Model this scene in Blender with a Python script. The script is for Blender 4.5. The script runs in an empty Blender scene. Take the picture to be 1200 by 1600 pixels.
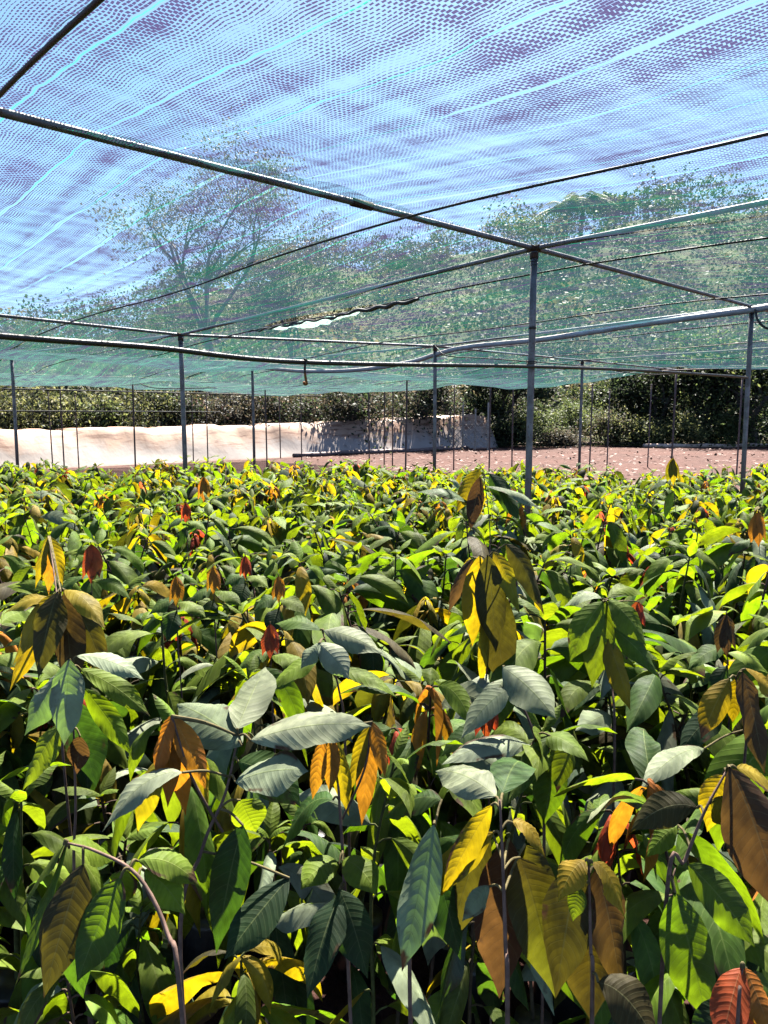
import bpy, math, random
import numpy as np
R = math.radians
scene = bpy.context.scene
# ------------------------------------------------------------------ camera
CAMZ = 1.65; F_PX = 1155.0; PITCH = R(7.4)
cam_d = bpy.data.cameras.new('camera'); cam = bpy.data.objects.new('camera', cam_d)
scene.collection.objects.link(cam); scene.camera = cam
cam.location = (0, 0, CAMZ); cam.rotation_euler = (R(90) - PITCH, 0, 0)
cam_d.sensor_fit = 'VERTICAL'; cam_d.sensor_height = 36.0; cam_d.sensor_width = 27.0
cam_d.lens = F_PX / 1600 * 36.0; cam_d.clip_start = 0.05; cam_d.clip_end = 3000
# ------------------------------------------------------------------ light
SUN_EL, SUN_AZ = 55.0, 14.0         # azimuth from +Y towards +X
w = bpy.data.worlds.new('World'); scene.world = w; w.use_nodes = True
nt = w.node_tree; nt.nodes.clear()
sky = nt.nodes.new('ShaderNodeTexSky'); sky.sky_type = 'NISHITA'; sky.sun_disc = False
sky.sun_elevation = R(SUN_EL); sky.sun_rotation = R(SUN_AZ); sky.air_density = 0.62; sky.dust_density = 0.55; sky.ozone_density = 3.2
bg = nt.nodes.new('ShaderNodeBackground'); bg.inputs[1].default_value = 0.052
wo = nt.nodes.new('ShaderNodeOutputWorld')
nt.links.new(sky.outputs[0], bg.inputs[0]); nt.links.new(bg.outputs[0], wo.inputs[0])
sd = bpy.data.lights.new('sun', 'SUN'); sd.energy = 5.0; sd.angle = R(0.5); sd.color = (1.0, 0.95, 0.86)
sun = bpy.data.objects.new('sun', sd); scene.collection.objects.link(sun)
sun.rotation_euler = (R(90 - SUN_EL), 0, R(180 - SUN_AZ))
sun.location = (-10, 20, 30)
scene.view_settings.view_transform = 'Standard'; scene.view_settings.look = 'None'
scene.view_settings.exposure = 2.5; scene.view_settings.gamma = 1.0
scene.cycles.max_bounces = 7; scene.cycles.diffuse_bounces = 0; scene.cycles.glossy_bounces = 2
scene.cycles.transmission_bounces = 0; scene.cycles.transparent_max_bounces = 16
scene.cycles.use_denoising = True
scene.cycles.sample_clamp_indirect = 4.0

# ------------------------------------------------------------------ helpers
def at(px, py, Y):
    """world point seen at photo pixel (px,py) at distance Y ahead of the camera foot"""
    cx = (px - 600) / F_PX; cy = (800 - py) / F_PX
    d = np.array([cx, math.cos(PITCH) + cy * math.sin(PITCH), -math.sin(PITCH) + cy * math.cos(PITCH)])
    return np.array([0, 0, CAMZ]) + d * (Y / d[1])

def nrm(v):
    v = np.asarray(v, float); return v / (np.linalg.norm(v, axis=-1, keepdims=True) + 1e-12)

class Acc:
    """collects quads with uv and two colours per vertex"""
    def __init__(s): s.V = []; s.F = []; s.U = []; s.C = []; s.T = []; s.n = 0
    def add(s, V, F, uv=None, col=None, tr=None):
        V = np.asarray(V, float); F = np.asarray(F, int)
        s.V.append(V); s.F.append(F + s.n); m = len(V); s.n += m
        s.U.append(np.zeros((m, 2)) if uv is None else np.asarray(uv, float))
        def c(x):
            x = (0.5, 0.5, 0.5) if x is None else x
            x = np.asarray(x, float)
            return np.tile(x, (m, 1)) if x.ndim == 1 else x
        s.C.append(c(col)); s.T.append(c(tr))
        return s
    def arrays(s):
        return [np.concatenate(a) for a in (s.V, s.F, s.U, s.C, s.T)]
    def mesh(s, name, mat, smooth=True, colors=True):
        V, F, U, C, T = s.arrays()
        return mesh_np(name, V, F, U, C if colors else None, T if colors else None, mat, smooth)

def mesh_np(name, V, F, U, C, T, mat, smooth=True):
    me = bpy.data.meshes.new(name)
    k = F.shape[1]
    me.vertices.add(len(V)); me.vertices.foreach_set('co', V.astype(np.float32).ravel())
    me.loops.add(F.size); me.loops.foreach_set('vertex_index', F.astype(np.int32).ravel())
    me.polygons.add(len(F)); me.polygons.foreach_set('loop_start', np.arange(0, F.size, k, dtype=np.int32))
    try: me.polygons.foreach_set('loop_total', np.full(len(F), k, dtype=np.int32))
    except Exception: pass
    me.polygons.foreach_set('use_smooth', np.full(len(F), smooth))
    if U is not None:
        l = me.uv_layers.new(name='UVMap'); l.data.foreach_set('uv', U[F.ravel()].astype(np.float32).ravel())
    for nm, A in (('tint', C), ('glow', T)):
        if A is not None:
            a = me.color_attributes.new(nm, 'FLOAT_COLOR', 'POINT')
            a.data.foreach_set('color', np.hstack([A, np.ones((len(A), 1))]).astype(np.float32).ravel())
    me.update(calc_edges=True); me.validate()
    if mat: me.materials.append(mat)
    return me

def link(name, me, parent=None):
    o = bpy.data.objects.new(name, me); scene.collection.objects.link(o)
    if parent is not None: o.parent = parent
    return o
def tag(o, label=None, cat=None, group=None, kind=None):
    if label: o['label'] = label
    if cat: o['category'] = cat
    if group: o['group'] = group
    if kind: o['kind'] = kind
    return o
def empty(name, loc, label, cat, group=None, rz=0.0):
    o = bpy.data.objects.new(name, None); scene.collection.objects.link(o)
    o.location = [float(c) for c in loc]; o.rotation_euler = (0, 0, rz); o.empty_display_size = 0.1
    return tag(o, label, cat, group)

def tube(acc, P, rad, n=8, col=None, tr=None, cap=True):
    P = np.asarray(P, float); m = len(P); rad = np.broadcast_to(np.asarray(rad, float), (m,))
    T = np.gradient(P, axis=0); T = nrm(T)
    ref = np.array([0, 0, 1.0]) if abs(T[0][2]) < 0.9 else np.array([1.0, 0, 0])
    V = []; U = []
    a = nrm(np.cross(T[0], ref))
    ang = np.linspace(0, 2 * math.pi, n, endpoint=False)
    L = np.concatenate([[0], np.cumsum(np.linalg.norm(np.diff(P, axis=0), axis=1))])
    for i in range(m):
        a = nrm(a - T[i] * np.dot(a, T[i])); b = np.cross(T[i], a)
        V.append(P[i] + rad[i] * (np.outer(np.cos(ang), a) + np.outer(np.sin(ang), b)))
        U.append(np.stack([ang / 6.283, np.full(n, L[i])], 1))
    V = np.concatenate(V); U = np.concatenate(U)
    i = np.arange(m - 1)[:, None]; j = np.arange(n)[None, :]
    F = np.stack([i * n + j, i * n + (j + 1) % n, (i + 1) * n + (j + 1) % n, (i + 1) * n + j], -1).reshape(-1, 4)
    if cap:
        c0 = len(V); V = np.vstack([V, P[0], P[-1]]); U = np.vstack([U, [0, 0], [0, 0]])
        j2 = np.arange(0, n, 2)
        F = np.vstack([F, np.stack([np.full(len(j2), c0), (j2 + 2) % n, (j2 + 1) % n, j2], 1),
                       np.stack([np.full(len(j2), c0 + 1), (m - 1) * n + j2, (m - 1) * n + (j2 + 1) % n, (m - 1) * n + (j2 + 2) % n], 1)])
    acc.add(V, F, U, col, tr)

def spline(pts, n=24):
    """Catmull-Rom through pts"""
    P = np.asarray(pts, float); P = np.vstack([2 * P[0] - P[1], P, 2 * P[-1] - P[-2]])
    out = []; k = len(P) - 3; per = max(2, n // k)
    for i in range(k):
        p0, p1, p2, p3 = P[i:i + 4]
        for t in np.linspace(0, 1, per, endpoint=False):
            out.append(0.5 * ((2 * p1) + (p2 - p0) * t + (2 * p0 - 5 * p1 + 4 * p2 - p3) * t ** 2 + (3 * p1 - p0 - 3 * p2 + p3) * t ** 3))
    out.append(P[-2]); return np.array(out)

# ------------------------------------------------------------------ materials
class N:
    def __init__(s, name):
        s.m = bpy.data.materials.new(name); s.m.use_nodes = True; s.t = s.m.node_tree; s.t.nodes.clear()
        s.out = s.t.nodes.new('ShaderNodeOutputMaterial')
    def n(s, typ, **kw):
        x = s.t.nodes.new('ShaderNode' + typ)
        for k, v in kw.items():
            if k.startswith('i_'):
                kk = k[2:]; kk = int(kk) if kk.isdigit() else kk.replace('_', ' ')
                if hasattr(v, 'is_linked') or hasattr(v, 'links'): s.t.links.new(v, x.inputs[kk])
                else: x.inputs[kk].default_value = v
            else: setattr(x, k, v)
        return x
    def math(s, op, a, b=None, c=None, clamp=False):
        x = s.t.nodes.new('ShaderNodeMath'); x.operation = op; x.use_clamp = clamp
        for i, v in enumerate((a, b, c)):
            if v is None: continue
            if hasattr(v, 'links'): s.t.links.new(v, x.inputs[i])
            else: x.inputs[i].default_value = v
        return x.outputs[0]
    def mix(s, f, a, b, blend='MIX'):
        x = s.t.nodes.new('ShaderNodeMix'); x.data_type = 'RGBA'; x.blend_type = blend
        for i, v in ((0, f), (6, a), (7, b)):
            if hasattr(v, 'links'): s.t.links.new(v, x.inputs[i])
            else: x.inputs[i].default_value = (*v, 1) if isinstance(v, tuple) and len(v) == 3 else v
        return x.outputs[2]
    def noise(s, scale, detail=4, vec=None, rough=0.55, dist=0.0):
        x = s.t.nodes.new('ShaderNodeTexNoise'); x.inputs['Scale'].default_value = scale
        x.inputs['Detail'].default_value = detail; x.inputs['Roughness'].default_value = rough; x.inputs['Distortion'].default_value = dist
        if vec is not None: s.t.links.new(vec, x.inputs['Vector'])
        return x.outputs[0]
    def ramp(s, f, stops):
        x = s.t.nodes.new('ShaderNodeValToRGB'); e = x.color_ramp.elements
        while len(e) < len(stops): e.new(0.5)
        for el, (p, c) in zip(e, stops):
            el.position = p; el.color = (*c, 1) if isinstance(c, tuple) else (c, c, c, 1)
        s.t.links.new(f, x.inputs[0]); return x.outputs[0]
    def bump(s, h, strength=0.5, dist=0.01):
        x = s.t.nodes.new('ShaderNodeBump'); x.inputs['Strength'].default_value = strength; x.inputs['Distance'].default_value = dist
        s.t.links.new(h, x.inputs['Height']); return x.outputs[0]
    def done(s, shader): s.t.links.new(shader, s.out.inputs[0]); return s.m
    def princ(s, col, rough=0.6, metal=0.0, normal=None, spec=0.5):
        x = s.t.nodes.new('ShaderNodeBsdfPrincipled')
        for k, v in (('Base Color', col), ('Roughness', rough), ('Metallic', metal), ('Specular IOR Level', spec)):
            if hasattr(v, 'links'): s.t.links.new(v, x.inputs[k])
            else: x.inputs[k].default_value = (*v, 1) if isinstance(v, tuple) else v
        if normal is not None: s.t.links.new(normal, x.inputs['Normal'])
        return x.outputs[0]

def m_leaf():
    q = N('leaf')
    uv = q.n('UVMap').outputs[0]; sep = q.n('SeparateXYZ', i_0=uv)
    s_ = q.math('ABSOLUTE', q.math('MULTIPLY_ADD', sep.outputs[0], 2.0, -1.0)); t = sep.outputs[1]
    ph = q.math('MULTIPLY', q.math('SUBTRACT', t, q.math('MULTIPLY', q.math('POWER', s_, 1.5), 0.13)), 10.0)
    fr = q.math('FRACT', ph); tri = q.math('ABSOLUTE', q.math('SUBTRACT', fr, 0.5))
    vein = q.math('SUBTRACT', 1.0, q.math('DIVIDE', tri, 0.055), clamp=True)
    mid = q.math('SUBTRACT', 1.0, q.math('DIVIDE', s_, 0.05), clamp=True)
    vm = q.math('MAXIMUM', q.math('MULTIPLY', vein, 0.55), mid)
    pos = q.n('TexCoord').outputs['Object']
    nz = q.noise(28, 3, pos)
    nzf = q.noise(160, 2, pos)
    tint = q.n('Attribute', attribute_name='tint').outputs['Color']; glow = q.n('Attribute', attribute_name='glow').outputs['Color']
    v1 = q.ramp(nz, [(0.3, 0.72), (0.7, 1.25)])
    base = q.mix(1.0, tint, v1, 'MULTIPLY')
    base = q.mix(q.math('MULTIPLY', vm, 0.55), base, q.mix(0.6, glow, (0.32, 0.34, 0.18)))
    spots = q.ramp(nzf, [(0.70, 0.0), (0.76, 1.0)])
    base = q.mix(q.math('MULTIPLY', spots, 0.35), base, (0.13, 0.09, 0.04))
    dmg = q.math('MULTIPLY', q.ramp(q.noise(11, 4, pos, .6), [(0.60, 0.0), (0.64, 1.0)]), q.ramp(q.math('MAXIMUM', s_, q.math('MULTIPLY', t, 0.98)), [(0.72, 0.0), (0.84, 1.0)]))
    base = q.mix(dmg, base, (0.09, 0.05, 0.025))
    back = q.n('NewGeometry').outputs['Backfacing']
    base = q.mix(q.math('MULTIPLY', back, 0.7), base, q.mix(1.0, base, (1.35, 1.3, 1.1), 'MULTIPLY'))
    h = q.math('ADD', q.math('MULTIPLY', q.math('POWER', q.math('MULTIPLY', tri, 2.0), 2.0), -0.75), q.math('MULTIPLY', nz, 0.4)); h = q.math('SUBTRACT', h, q.math('MULTIPLY', vm, 0.5))
    bn = q.bump(h, 0.35, 0.0016)
    rough = q.math('ADD', 0.37, q.math('MULTIPLY', nz, 0.18)); rough = q.math('ADD', rough, q.math('MULTIPLY', back, 0.2))
    pr = q.princ(base, rough, 0.0, bn, 0.42)
    pr.node.inputs['Coat Weight'].default_value = 0.0; q.t.links.new(q.math('MULTIPLY', q.math('SUBTRACT', 1.0, back), 0.55), pr.node.inputs['Coat Weight'])
    pr.node.inputs['Coat Roughness'].default_value = 0.42; q.t.links.new(bn, pr.node.inputs['Coat Normal'])
    tl = q.n('BsdfTranslucent')
    g2 = q.mix(q.math('MULTIPLY', vm, 0.35), glow, q.mix(1.0, glow, (0.45, 0.4, 0.3), 'MULTIPLY'))
    g2 = q.mix(1.0, g2, v1, 'MULTIPLY'); g2 = q.mix(dmg, g2, (0.10, 0.05, 0.02))
    q.t.links.new(g2, tl.inputs[0]); q.t.links.new(bn, tl.inputs[1])
    mx = q.n('MixShader', i_0=0.42); q.t.links.new(pr, mx.inputs[1]); q.t.links.new(tl.outputs[0], mx.inputs[2])
    return q.done(mx.outputs[0])
def m_attr(name, rough=0.8, trans=0.0, vary=20):
    q = N(name); tint = q.n('Attribute', attribute_name='tint').outputs['Color']
    pos = q.n('TexCoord').outputs['Object']; v = q.ramp(q.noise(vary, 4, pos), [(0.3, 0.6), (0.7, 1.35)])
    c = q.mix(1.0, tint, v, 'MULTIPLY'); pr = q.princ(c, rough, 0, None, 0.25)
    if trans <= 0: return q.done(pr)
    tl = q.n('BsdfTranslucent'); q.t.links.new(q.n('Attribute', attribute_name='glow').outputs['Color'], tl.inputs[0])
    mx = q.n('MixShader', i_0=trans); q.t.links.new(pr, mx.inputs[1]); q.t.links.new(tl.outputs[0], mx.inputs[2])
    return q.done(mx.outputs[0])
def m_simple(name, col, rough=0.6, metal=0.0, col2=None, scale=12, bump=0.0):
    q = N(name); pos = q.n('TexCoord').outputs['Object']; f = q.noise(scale, 5, pos)
    c = q.mix(q.ramp(f, [(0.35, 0.0), (0.65, 1.0)]), col, col2 or tuple(x * 0.6 for x in col))
    nb = q.bump(f, bump, 0.01) if bump else None
    return q.done(q.princ(c, rough, metal, nb))
def m_pipe():
    q = N('galvanised_pipe'); pos = q.n('TexCoord').outputs['Object']
    geo = q.n('NewGeometry').outputs['Position']; z = q.n('SeparateXYZ', i_0=geo).outputs[2]
    f = q.noise(9, 5, pos); f2 = q.noise(60, 3, pos)
    c = q.mix(q.ramp(f, [(0.4, 0.0), (0.62, 1.0)]), (0.25, 0.255, 0.28), (0.14, 0.14, 0.15))
    rust = q.math('ADD', q.ramp(f2, [(0.60, 0.0), (0.75, 0.7)]), q.ramp(z, [(0.9, 0.75), (1.0, 0.0)]))
    z2 = q.math('ADD', z, q.math('MULTIPLY', f, 0.9))
    rmask = q.math('SUBTRACT', 1.0, q.math('MULTIPLY', q.math('SUBTRACT', z2, 1.35), 2.0), clamp=True)
    c = q.mix(q.math('MULTIPLY', rmask, 0.75), c, (0.10, 0.045, 0.028))
    c = q.mix(q.ramp(f2, [(0.56, 0.0), (0.72, 0.75)]), c, (0.10, 0.05, 0.035))
    return q.done(q.princ(c, q.math('ADD', 0.42, q.math('MULTIPLY', f, 0.25)), 0.35, q.bump(f2, 0.15, 0.003)))
def m_net():
    q = N('shade_net'); uv = q.n('UVMap').outputs[0]
    wob = q.n('TexNoise', i_Scale=2.2, i_Detail=2.0); q.t.links.new(uv, wob.inputs['Vector'])
    wv = q.n('VectorMath', operation='MULTIPLY_ADD'); q.t.links.new(wob.outputs['Color'], wv.inputs[0])
    wv.inputs[1].default_value = (0.04, 0.04, 0); q.t.links.new(uv, wv.inputs[2])
    wob2 = q.n('TexNoise', i_Scale=6.5, i_Detail=3.0); q.t.links.new(uv, wob2.inputs['Vector'])
    wv2 = q.n('VectorMath', operation='MULTIPLY_ADD'); q.t.links.new(wob2.outputs['Color'], wv2.inputs[0]); wv2.inputs[1].default_value = (0.03, 0.03, 0); q.t.links.new(wv.outputs[0], wv2.inputs[2])
    sp = q.n('SeparateXYZ', i_0=wv2.outputs[0]); u, v = sp.outputs[0], sp.outputs[1]
    PU, PV = 0.0125, 0.024
    sp0 = q.n('SeparateXYZ', i_0=uv); u0, v0 = sp0.outputs[0], sp0.outputs[1]
    def streak(sx, sy, det):
        mp = q.n('Mapping'); q.t.links.new(wv.outputs[0], mp.inputs[0]); mp.inputs['Scale'].default_value = (sx, sy, 1); return q.noise(1.0, det, mp.outputs[0], .65)
    sv = streak(8.0, 0.5, 4); su = streak(0.7, 6.0, 4)
    row = q.math('FLOOR', q.math('DIVIDE', u, PU))
    fu = q.math('ABSOLUTE', q.math('SUBTRACT', q.math('FRACT', q.math('DIVIDE', u, PU)), 0.5))
    off = q.math('MULTIPLY', row, 0.37)
    fv = q.math('ABSOLUTE', q.math('SUBTRACT', q.math('FRACT', q.math('ADD', q.math('DIVIDE', v, PV), off)), 0.5))
    big = q.noise(1.1, 3, uv); mid = q.noise(9, 2, uv)
    dens = q.math('ADD', q.math('MULTIPLY', sv, .5), q.math('ADD', q.math('MULTIPLY', su, .3), q.math('MULTIPLY', big, .2)))
    wu = q.math('MULTIPLY_ADD', dens, 2.3, -0.88)
    wl = q.math('MULTIPLY_ADD', mid, 0.55, 0.10)
    d = q.math('MULTIPLY', q.math('LESS_THAN', fu, wu), q.math('LESS_THAN', fv, wl))
    PB = 0.31
    fb = q.math('ABSOLUTE', q.math('SUBTRACT', q.math('FRACT', q.math('DIVIDE', u, PB)), 0.5))
    strand = q.math('LESS_THAN', fb, 0.009)
    d = q.math('MULTIPLY', d, q.math('GREATER_THAN', fb, q.math('MULTIPLY', q.math('SUBTRACT', big, .40), .17)))
    far_haze = q.math('MULTIPLY', q.math('SUBTRACT', q.math('ADD', v0, q.math('MULTIPLY', big, 4.0)), 6.5), 0.16, clamp=True)  # milky haze over the far bays, put into net colour and opacity
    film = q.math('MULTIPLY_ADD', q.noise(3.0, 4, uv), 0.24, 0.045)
    film = q.math('ADD', film, q.math('MULTIPLY', far_haze, q.math('MULTIPLY', q.noise(1.6, 4, uv), 0.5)))
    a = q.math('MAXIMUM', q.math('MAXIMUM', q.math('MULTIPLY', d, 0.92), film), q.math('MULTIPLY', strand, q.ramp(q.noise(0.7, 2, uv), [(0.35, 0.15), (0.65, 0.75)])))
    grey = q.mix(far_haze, (0.03, 0.19, 0.135), (0.14, 0.21, 0.185))
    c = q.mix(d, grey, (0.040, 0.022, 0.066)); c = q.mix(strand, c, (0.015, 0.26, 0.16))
    gt = q.mix(far_haze, (0.022, 0.28, 0.17), (0.10, 0.27, 0.19))
    ct = q.mix(d, gt, (0.040, 0.026, 0.074)); ct = q.mix(strand, ct, (0.015, 0.30, 0.18))
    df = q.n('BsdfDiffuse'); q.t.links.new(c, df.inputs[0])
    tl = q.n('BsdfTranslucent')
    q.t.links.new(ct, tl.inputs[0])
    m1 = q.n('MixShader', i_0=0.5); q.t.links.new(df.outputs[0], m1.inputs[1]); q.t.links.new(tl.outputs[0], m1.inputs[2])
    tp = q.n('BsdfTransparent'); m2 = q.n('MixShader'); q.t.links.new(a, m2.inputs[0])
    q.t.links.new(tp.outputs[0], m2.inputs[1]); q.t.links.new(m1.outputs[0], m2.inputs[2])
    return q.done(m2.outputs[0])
def m_ground():
    q = N('soil'); pos = q.n('TexCoord').outputs['Object']
    f1 = q.noise(0.35, 6, pos); f2 = q.noise(5, 6, pos, 0.65); f3 = q.noise(38, 4, pos)
    c = q.mix(q.ramp(f1, [(0.38, 0.0), (0.62, 1.0)]), (0.072, 0.030, 0.022), (0.046, 0.020, 0.015))
    c = q.mix(q.ramp(f2, [(0.45, 0.0), (0.7, 0.8)]), c, (0.13, 0.068, 0.055))
    c = q.mix(q.ramp(f3, [(0.55, 0.0), (0.65, 0.6)]), c, (0.05, 0.03, 0.022))
    sepz = q.n('SeparateXYZ', i_0=pos).outputs[1]
    far = q.math('MULTIPLY', q.math('SUBTRACT', sepz, 44.0), 0.15, clamp=True)
    c = q.mix(far, c, q.mix(q.ramp(f1, [(0.4, 0.0), (0.6, 1.0)]), (0.05, 0.07, 0.025), (0.10, 0.09, 0.04)))
    hgt = q.math('ADD', f2, q.math('MULTIPLY', f3, 0.4))
    return q.done(q.princ(c, 0.95, 0, q.bump(hgt, 0.9, 0.05), 0.2))
def m_sheet():
    q = N('plastic_sheet'); uv = q.n('UVMap').outputs[0]; pos = q.n('TexCoord').outputs['Object']
    sp = q.n('SeparateXYZ', i_0=uv); v = sp.outputs[1]
    f = q.noise(0.9, 5, uv, 0.6, 0.6); f2 = q.noise(6, 5, uv)
    sc = q.n('Mapping'); q.t.links.new(uv, sc.inputs[0]); sc.inputs['Scale'].default_value = (0.5, 5, 1)
    f3 = q.noise(1.6, 5, sc.outputs[0], 0.65)
    lvl = q.math('ADD', v, q.math('MULTIPLY', q.math('SUBTRACT', f, 0.5), 1.1))
    c = q.mix(q.ramp(lvl, [(0.38, 0.0), (0.72, 1.0)]), (0.30, 0.25, 0.225), (0.37, 0.225, 0.15))
    st = q.math('MULTIPLY', q.ramp(f3, [(0.50, 0.0), (0.60, 1.0)]), q.ramp(lvl, [(0.3, 0.0), (0.6, 1.0)]))
    c = q.mix(q.math('MULTIPLY', st, 0.8), c, (0.15, 0.06, 0.03))
    c = q.mix(q.ramp(v, [(0.0, 0.9), (0.06, 0.0)]), c, (0.28, 0.13, 0.09))
    return q.done(q.princ(c, 0.6, 0, q.bump(q.math('ADD', f, f2), 0.25, 0.03), 0.4))

M_LEAF = m_leaf(); M_NET = m_net(); M_PIPE = m_pipe(); M_GROUND = m_ground(); M_SHEET = m_sheet()
M_STEM = m_attr('stem_bark', 0.75, 0, 60)
M_FOL = m_attr('foliage', 0.6, 0.35, 1.5)
M_BARK = m_simple('bark', (0.10, 0.075, 0.06), 0.9, 0, (0.045, 0.035, 0.03), 6, 0.6)
M_PALEBARK = m_simple('pale_bark', (0.26, 0.22, 0.19), 0.9, 0, (0.13, 0.11, 0.10), 6, 0.6)
M_BAG = m_simple('black_poly_bag', (0.012, 0.012, 0.013), 0.4, 0, (0.03, 0.026, 0.022), 30, 0.3)
M_CORD = m_simple('black_cord', (0.015, 0.016, 0.018), 0.6, 0, (0.03, 0.03, 0.03), 30)
M_RUBBER = m_simple('black_hose', (0.012, 0.012, 0.014), 0.45, 0, (0.022, 0.02, 0.02), 30)
M_PVC = m_simple('weathered_white_pipe', (0.82, 0.79, 0.76), 0.35, 0, (0.66, 0.6, 0.56), 8)
M_RUST = m_simple('rusty_iron', (0.12, 0.055, 0.03), 0.8, 0, (0.06, 0.035, 0.03), 60, 0.4)
M_THIN = m_simple('rusty_thin_post', (0.10, 0.06, 0.055), 0.7, 0.2, (0.16, 0.12, 0.12), 10)
M_PALEWOOD = m_simple('pale_timber', (0.52, 0.40, 0.33), 0.85, 0, (0.34, 0.24, 0.19), 14, 0.4)
M_WHITECLOTH = m_simple('white_net_flap', (0.62, 0.72, 0.68), 0.7, 0, (0.4, 0.55, 0.5), 9)

rs = np.random.RandomState(7)

# ------------------------------------------------------------------ net-house grid
BU = np.array([0.735, 0.678, 0]); BV = np.array([-0.678, 0.735, 0])
P1 = at(835, 388, 5.2); TOPZ = P1[2]; P1 = np.array([P1[0], P1[1], 0.0])
SU, SV = 4.1, 5.2
UMAX, VMAX = 12.3, 20.8
meas = {(0, 0): (835, 388, 5.2), (1, 0): (1175, 479, 7.9), (0, 1): (282, 523, 9.1), (1, 1): (680, 541, 11.6),
        (0, 2): (18, 553, 12.9), (1, 2): (394, 566, 15.4), (2, 1): (910, 563, 15.0), (3, 1): (1057, 578, 18.0),
        (1, 3): (207, 590, 19.4), (2, 2): (636, 588, 18.4)}
node = {}
for i in range(-3, 4):
    for j in range(-2, 5):
        p = P1 + BU * SU * i + BV * SV * j
        z = TOPZ - 0.03 * max(0, i) - 0.06 * max(0, j)
        if i == 3 or j == 4: z = CAMZ + 0.98
        if (i, j) in meas: p = at(*meas[(i, j)]); z = p[2]
        node[(i, j)] = np.array([p[0], p[1], z])
def uv_of(p):
    d = np.array([p[0] - P1[0], p[1] - P1[1], 0]); return d @ BU, d @ BV

# ------------------------------------------------------------------ ground and hill
def ridge_angle(a):
    xs = np.array([-3, -1.2, -0.52, -0.35, -0.26, -0.17, -0.10, 0.0, 0.1, 0.2, 0.30, 0.52, 1.0, 2.5])
    ys = np.array([3, 4.5, 6.3, 8.0, 9.6, 11.3, 12.6, 13.2, 13.6, 14.1, 14.6, 15.2, 15.5, 10])
    return np.interp(a, xs, ys)
def ground_z(X, Y):
    X = np.asarray(X, float); Y = np.asarray(Y, float)
    r = np.sqrt(X * X + Y * Y); a = X / np.maximum(Y, 1.0)
    t = np.clip((r - 50) / 75, 0, 1); s = t * t * (3 - 2 * t)
    z = s * (np.tan(np.radians(ridge_angle(a))) * 118 - 2.2)
    z = np.where(Y < 20, z * np.clip((Y - 5) / 15, 0, 1), z)
    z = z + s * (1.6 * np.sin(X * 0.11 + 1) * np.cos(Y * 0.09) + 1.0 * np.sin(X * 0.27 + Y * 0.2))
    return z + 0.03 * np.sin(X * 1.3) * np.sin(Y * 1.1 + 2) * np.clip((r - 9) / 5, 0, 1)
def grid_mesh(name, xs, ys, mat):
    X, Y = np.meshgrid(xs, ys); Z = ground_z(X, Y); nx, ny = len(xs), len(ys)
    V = np.stack([X, Y, Z], -1).reshape(-1, 3)
    i = np.arange(ny - 1)[:, None]; j = np.arange(nx - 1)[None, :]
    F = np.stack([i * nx + j, i * nx + j + 1, (i + 1) * nx + j + 1, (i + 1) * nx + j], -1).reshape(-1, 4)
    return mesh_np(name, V, F, V[:, :2], None, None, mat)
xs = np.unique(np.concatenate([np.linspace(-900, -160, 20), np.linspace(-160, 160, 130), np.linspace(160, 900, 20)]))
ys = np.unique(np.concatenate([np.linspace(-300, -10, 14), np.linspace(-10, 60, 60), np.linspace(60, 180, 60), np.linspace(180, 1200, 24)]))
g = link('ground', grid_mesh('ground', xs, ys, M_GROUND)); tag(g, kind='structure')

# litter on the far bare soil (uncountable)
def quads(C, size, rs, flat=0.0, aspect=0.6, bend=0.0):
    n = len(C); a = nrm(rs.normal(size=(n, 3)) * [1, 1, 1 - flat]); b = nrm(np.cross(a, rs.normal(size=(n, 3)) * [1 - flat, 1 - flat, 1] + [0, 0, flat * 4]))
    size = np.broadcast_to(size, (n,))[:, None]
    V = np.stack([C - a * size, C - b * size * aspect, C + a * size, C + b * size * aspect], 1).reshape(-1, 3)
    return V, np.arange(4 * n).reshape(-1, 4)
A = Acc()
n = 3000; Y = rs.uniform(11, 41, n); X = rs.uniform(-0.2, 1, n) * Y * 0.62
C = np.stack([X, Y, ground_z(X, Y) + 0.03], 1); V, F = quads(C, rs.uniform(0.03, 0.11, n), rs, 0.75)
pal = np.array([(0.12, 0.06, 0.05), (0.26, 0.17, 0.14), (0.10, 0.05, 0.04), (0.16, 0.09, 0.07)])
A.add(V, F, None, np.repeat(pal[rs.choice(4, n)], 4, 0)); lit = link('leaf_litter', A.mesh('leaf_litter', M_STEM, False))
tag(lit, 'pale dry leaf litter strewn over the bare reddish soil beyond the seedlings', 'leaf litter', kind='stuff')

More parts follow.
